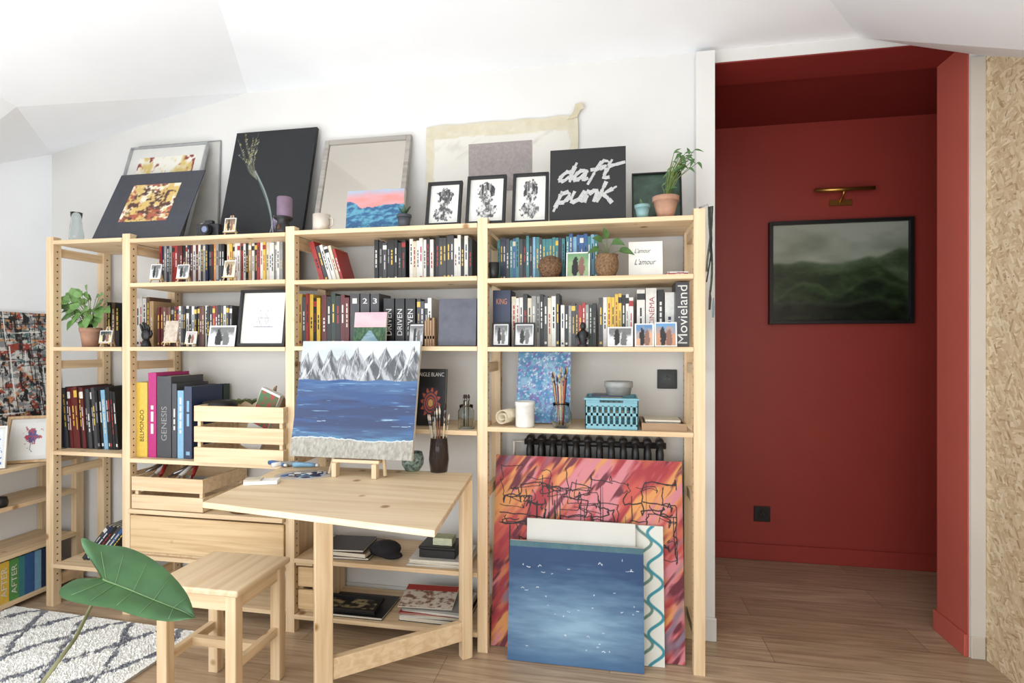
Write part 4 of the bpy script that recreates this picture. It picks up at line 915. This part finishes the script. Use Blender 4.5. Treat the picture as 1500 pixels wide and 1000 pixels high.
z=pile([(.27,.22,.006,'white',.03,'loose white papers lying on lower shelf'),(.26,.21,.008,'cream',-.05,'cream folder lying on lower shelf'),(.25,.2,.012,'white',.02,'white papers lying on lower shelf')],640,2.155,S(2,4),'paper pile on lower shelf')
e=top('storage_box','small black box with lid on paper pile','box',(xa(640,2.18),2.18,z+.0006)); M().box(-.08,.08,0,.12,0,.035).obj('body',[black()],e,bevel=.002); M().box(-.082,.082,-.002,.122,.036,.048).obj('lid',[black()],e,bevel=.002)
o=artgrid('patterned_box',.085,.03,a_plain((150,160,120),(220,220,200)),16,loc=(xa(648,2.2),2.2,z+.0495),back=.06,edge=mat('pale_green_box',(176,184,150),.6)); tag(o,'small pale green patterned box on black box','box')
z=pile([(.30,.2,.012,'black',.0,'black folder lying on bottom shelf')],512,2.15,S(2,5),'folders on bottom shelf')
framed('small gilt-patterned black frame lying tilted on bottom shelf',462,548,z+.001,2.16,2.27,876,lambda u,v:mixc(A(30,30,30),A(150,136,100),(fb(u,v,9,9,4)-.5)*9),fw=.012,res=40,pxM=515)
z=pile([(.30,.24,.02,'black',-.02,'black folder lying on bottom shelf'),(.29,.24,.006,'white',.03,'white magazine lying on bottom shelf'),(.28,.23,.007,'cream',-.03,'cream magazine lying on bottom shelf'),(.29,.23,.006,'red',.05,'red magazine lying on bottom shelf'),(.27,.22,.008,'white',-.06,'white magazine lying on bottom shelf'),(.27,.22,.006,'grey',.02,'grey magazine lying on bottom shelf')],632,2.165,S(2,5),'magazine pile on bottom shelf')
e=top('cover_magazine','red and white cover magazine propped on pile','magazine',(xa(622,2.18),2.18,z+.002),(-1.35,0,.05)); M().box(-.12,.12,0,.003,0,.15).obj('page_block',[pages()],e)
artgrid('cover_art',.236,.145,lambda u,v:np.where((v>.75)[...,None],A(166,60,52),mixc(A(206,196,180),A(120,84,70),(fb(u,v,12,14,4)-.5)*6)),50,e,y=-.0006,z0=.002)
# ------------------------------------------------------------------ LEFT UNIT (along left wall)
XF=-2.80
zsL=[.68,.50,.27,.045]
lu=top('low_shelving_unit','low pine shelving unit with four shelves along white wall','shelving unit',((XL+XF)/2,1.6,0)); lx0=(XL+XF)/2
for yy in (2.40,1.2):
    for xx in (XL+.02,XF-.02): M().box(xx-lx0-.016,xx-lx0+.016,yy-.02-1.6,yy+.02-1.6,0,.70).obj('post',[pine('Z')],lu)
for z in zsL: M().box(XL+.005-lx0,XF-lx0+.003,1.225-1.6,2.378-1.6,z-T,z).obj('shelf_board',[pine('Y')],lu,bevel=.0015)
def lbook(y,z,w,d,h,c,c2,title,lab,grp):
    o=book(XF-.012,y,z,w,d,h,c,c2,lab,grp,rz=math.pi/2,detail=False)
    if title: text(o,title,w/2,h*.5,h*.72,w*.55,-.0006,bmat(c2),1)
    return o
y=1.925
for c,w,t in [('teal',.045,0),('green',.046,1),('yellow',.044,1),('green',.042,1),('teal',.026,0),('blue',.044,0),('sky blue',.03,0),('navy',.024,0),('blue',.03,0),('white',.02,0)]:
    lbook(y,zsL[3]+.0006,w,.16,.195,c,'white' if c!='white' else 'navy','AFTER' if t else None,f'{c} book standing on low side shelf' if not t else f'{c} book with white AFTER lettering on low shelf','books on the low side shelf'); y+=w+.001
def sideframe(label,w,H,fn,fm,fw,x,y,rz,z,matw=.02,lean=.16,th=.015):
    e=top('framed_print',label,'framed print',(x,y,z+.003),(0,0,0)); e.rotation_euler=Euler((-lean,0,rz)); framed_parts(e,w,H,fn,fw,th,fm,matw,(222,220,214),60)
    return e
sideframe('oak-framed floral print on low side shelf',.20,.235,a_flower,wood('oakwood2',(196,164,122),(170,134,94),'Z'),.014,-2.84,2.16,.55,zsL[0]+.001,.02,lean=.3)
sideframe('small blue floral print in white frame on low side shelf',.16,.20,a_bluefl,white(),.008,-2.88,2.0,.6,zsL[0]+.001,.01)
o=artgrid('painting',.88,.76,a_graf,420,loc=(XL+.13,2.0,zsL[0]+.004),rot=(-.14,0,math.pi/2),back=.018); tag(o,'black and red graffiti-like abstract canvas leaning on wall','painting')
tag(M().lathe([(0,0),(.03,0),(.034,.02),(.028,.045),(0,.05)]).obj('black_speaker',[black()],None,(-2.84,2.04,zsL[1]+.0006)),'small round black speaker on low side shelf','speaker')
# ------------------------------------------------------------------ HALL
Yh=3.36
xl,xr=xa(1127,Yh-.03),xa(1339,Yh-.03); zt,zb=za(1232,321,Yh-.03),za(1232,474,Yh-.03)
e=top('framed_painting','misty dark green landscape painting in black frame on red wall','painting',((xl+xr)/2,Yh-.036,zb)); w=xr-xl; H=zt-zb
framed_parts(e,w,H,a_green,.020,.035,black(),0.0,(20,20,20),260,.35)
BR=mat('brass',(190,144,76),.3,.9)
xp,zp=xa(1237,Yh-.06),za(1237,277,Yh-.06)
e=top('picture_light','slim brass picture light mounted on red wall','wall lamp',(xp,Yh,zp-.05))
M().box(-.06,.06,-.012,0,-.03,.005).obj('wall_plate',[BR],e,bevel=.002); M().tube([(0,-.01,-.01),(0,-.04,.02),(0,-.06,.045)],.006,8).obj('arm',[BR],e)
m=M(); m.tube([(-.155,-.06,.05),(.155,-.06,.05)],.0125,14); m.obj('lamp_shade',[BR],e)
# ------------------------------------------------------------------ hanging straps on right post
e=top('hanging_strap','dark woven strap and cord with tassels hanging from post','strap',(.366,2.13,1.36))
M().tube([(-.03,0,.43),(0,-.008,.44),(.006,-.01,.42)],.003,6).obj('hook',[mat('steel',(150,150,152),.3,.9)],e)
for k in range(4):
    pts=[(.004+.016*math.sin(i*.32+k*1.1)*(i/8)+.004*k,-.012-.003*k,.43-i*.036*(1-.12*k)) for i in range(10)]
    M().tube(pts,.0026 if k%2 else .004,6,flat=.6).obj('cord',[mat('cord%d'%k,[(62,68,52),(36,38,38),(86,88,70),(44,44,46)][k],.8,var=.3,scale=200)],e)
for k,cc in enumerate(((58,50,44),(110,130,134))): M().tube([(.008+.012*k,-.014,.115-.03*k),(.008+.011*k,-.014,.08-.03*k),(.006+.012*k,-.014,.04-.03*k)],[.002,.005,.004],8).obj('tassel',[mat('tassel%d'%k,cc,.9)],e)
# ------------------------------------------------------------------ RUG
def a_rug(u,v):
    X=u*1.25+.02*(fb(u,v,6,8,77)-.5)*2; Y=v*1.6+.025*(fb(u,v,6,8,87)-.5)*2; n=(fb(u,v,60,60,3)-.5)
    p=.25; q=.36
    f=np.abs(np.sin(math.pi*(X/p+Y/q)*1.0))*1.0; g=np.abs(np.sin(math.pi*(X/p-Y/q)))
    l=(np.minimum(f,g)+n*.7)<.19
    img=mixc(A(240,239,235),A(222,221,216),fb(u,v,50,60,5))
    img=np.where(l[...,None],mixc(A(96,98,106),A(150,152,158),fb(u,v,55,66,9)),img); return img
def rw(U,V,X,Y,Z):
    r=np.random.RandomState(1).rand(*U.shape)
    return X,(V-.5)*1.6,.012+.012*r*np.clip(np.minimum(np.minimum(U,1-U)*30,np.minimum(V,1-V)*30),.2,1)
o2=artgrid('rug',1.25,1.6,a_rug,420,warp=rw,loc=(-2.42,1.27,0),rot=(0,0,-.04),rough=.95)
tag(o2,'shaggy white rug with dark grey diamond lattice on floor','rug')
M().box(-.62,.62,-.795,.795,0.0005,.011).obj('backing',[mat('rug_backing',(200,198,190),.95)],o2)
# ------------------------------------------------------------------ BIG LEAF PLANT
def up(px,py,dep): 
    d=ray(px,py); return Vector((d[0]*dep,d[1]*dep,CZ+d[2]*dep))
Rb=[(148,846),(149,847),(151,848),(154,850),(162,853),(186,862),(215,874),(245,886),(270,896),(286,905)]
Up=[(148,846),(138,828),(122,803),(121,787),(146,797),(184,801),(219,816),(252,842),(276,873),(286,905)]
Lo=[(148,846),(134,847),(112,848),(88,862),(92,876),(124,885),(165,891),(200,902),(245,910),(286,905)]
def dens(L,k=3): return [Vector(p) for p in curvy(L,k)]
Rb,Up,Lo=dens(Rb),dens(Up),dens(Lo)
def dep(px,py): return 1.30+ (px-190)*.0008-(py-850)*.0016
lm=M(); ncol=len(Rb)
for side,E in ((1,Up),(-1,Lo)):
    K=8; g=[]
    for i in range(ncol):
        for k in range(K+1):
            t=k/K; p=Rb[i].lerp(E[i],t); dd=dep(p.x,p.y)-.006*math.sin(math.pi*t)+.0025*math.sin(i*1.15)*t
            g.append(up(p.x,p.y,dd))
    fs=[]
    for i in range(ncol-1):
        for k in range(K):
            a=i*(K+1)+k; b=a+K+1
            q=(a,b,b+1,a+1)
            fs.append(q if side<0 else q[::-1])
    lm.add(g,fs,0,True)
pc=Vector((-1.62,.85,0))
e=top('potted_plant','large glossy philodendron leaf on long stem in pot','potted plant',(pc.x,pc.y,0))
for q in range(len(lm.v)): v=lm.v[q]; lm.v[q]=(v[0]-pc.x,v[1]-pc.y,v[2])
lf=mat('big_leaf_green',(70,112,68),.38,var=.14,scale=14); lm.obj('leaf',[lf],e)
rib=M(); pts=[up(p.x,p.y,dep(p.x,p.y)-.002)-pc for p in Rb[6:]]; rib.tube(pts,[.0019*(1-i/len(pts))+.0005 for i in range(len(pts))],6)
for idx in (10,13,16,19,22):
    for E in (Up,Lo):
        a=Rb[idx]; b=Rb[idx].lerp(E[min(idx+2,len(E)-1)],.8); pp=[]
        for k in range(7):
            t=k/6; p=a.lerp(b,t); pp.append(up(p.x,p.y,dep(p.x,p.y)-.0065*math.sin(math.pi*t*.8)-.0022)-pc)
        rib.tube(pp,.0006,5)
rib.obj('leaf_vein',[mat('leaf_vein',(122,156,104),.5)],e)
s0=up(150,850,1.325)-pc; s1=up(110,935,1.22)-pc; s2=up(58,1005,1.14)-pc
rz_=Vector((0,0,.25)); M().tube([s0,(s0+s1)/2+Vector((0,0,-.004)),s1,s2,(s2+rz_)/2+Vector((-.03,0,0)),rz_],[.0032,.0036,.0042,.005,.007,.008],8).obj('stem',[mat('stem_mauve',(112,110,74),.6,var=.2)],e)
M().lathe(potprof(.09,.13,.24)).obj('pot',[mat('white_pot',(214,212,206),.5)],e); M().lathe([(0,.2),(.12,.2),(.12,.215),(0,.22)]).obj('soil',[mat('soil',(52,38,28),.95)],e)
# ------------------------------------------------------------------ added fill lights out of view, two with window-like frames
WF=mat('fill_frame_white',(230,230,228),.4)
def fill_frame(name,loc,rot,w,h):
    m=M(); f=.05
    m.box(-w/2-f,-w/2,-.02,.02,-h/2-f,h/2+f).box(w/2,w/2+f,-.02,.02,-h/2-f,h/2+f).box(-w/2,w/2,-.02,.02,-h/2-f,-h/2).box(-w/2,w/2,-.02,.02,h/2,h/2+f).box(-.02,.02,-.02,.02,-h/2,h/2)
    return struct(m.obj(name,[WF],None,loc,rot))
fill_frame('unseen_fill_frame_1',(-.9,YB+.022,1.25),(0,0,0),3.4,1.3); fill_frame('unseen_fill_frame_2',(XL+.022,.1,1.0),(0,0,math.pi/2),1.8,1.1)  # unseen frames added on solid walls round the two fill lights
def area(name,loc,rot,sx_,sy_,p,c=(1,1,1)):
    l=bpy.data.lights.new(name,'AREA'); l.shape='RECTANGLE'; l.size=sx_; l.size_y=sy_; l.energy=p; l.color=c
    o=bpy.data.objects.new(name,l); o.location=loc; o.rotation_euler=rot; col.objects.link(o); return o
area('rear_fill_light',(-.9,YB+.06,1.25),(math.radians(90),0,0),3.4,1.3,54,(.89,.945,1.0))  # added fill light on the rear wall, acts as soft daylight
area('left_fill_light',(XL+.06,.1,1.0),(math.radians(90),0,math.radians(-90)),1.8,1.1,30,(.89,.945,1.0))  # added fill light on the left wall, out of view
area('upward_fill_light',(-.9,0.0,.3),(math.radians(180),0,0),2.4,1.8,60,(.87,.935,1.0))  # added upward fill below the view, brightens ceiling and shelf undersides
w=bpy.data.worlds.new('World'); scene.world=w; w.use_nodes=True; w.node_tree.nodes['Background'].inputs[0].default_value=(.85,.92,1,1); w.node_tree.nodes['Background'].inputs[1].default_value=.6
try:
    scene.view_settings.view_transform='Standard'; scene.view_settings.look='None'
except Exception as ex: print(ex)
# ------------------------------------------------------------------ camera
cd=bpy.data.cameras.new('Camera'); cd.sensor_width=36; cd.lens=F/1500*36; cd.shift_y=(HY-500)/1500.0; cd.clip_start=.05
co=bpy.data.objects.new('Camera',cd); co.location=(0,0,CZ); co.rotation_euler=(math.pi/2,0,TH); col.objects.link(co); scene.camera=co
print('books',nbook[0])
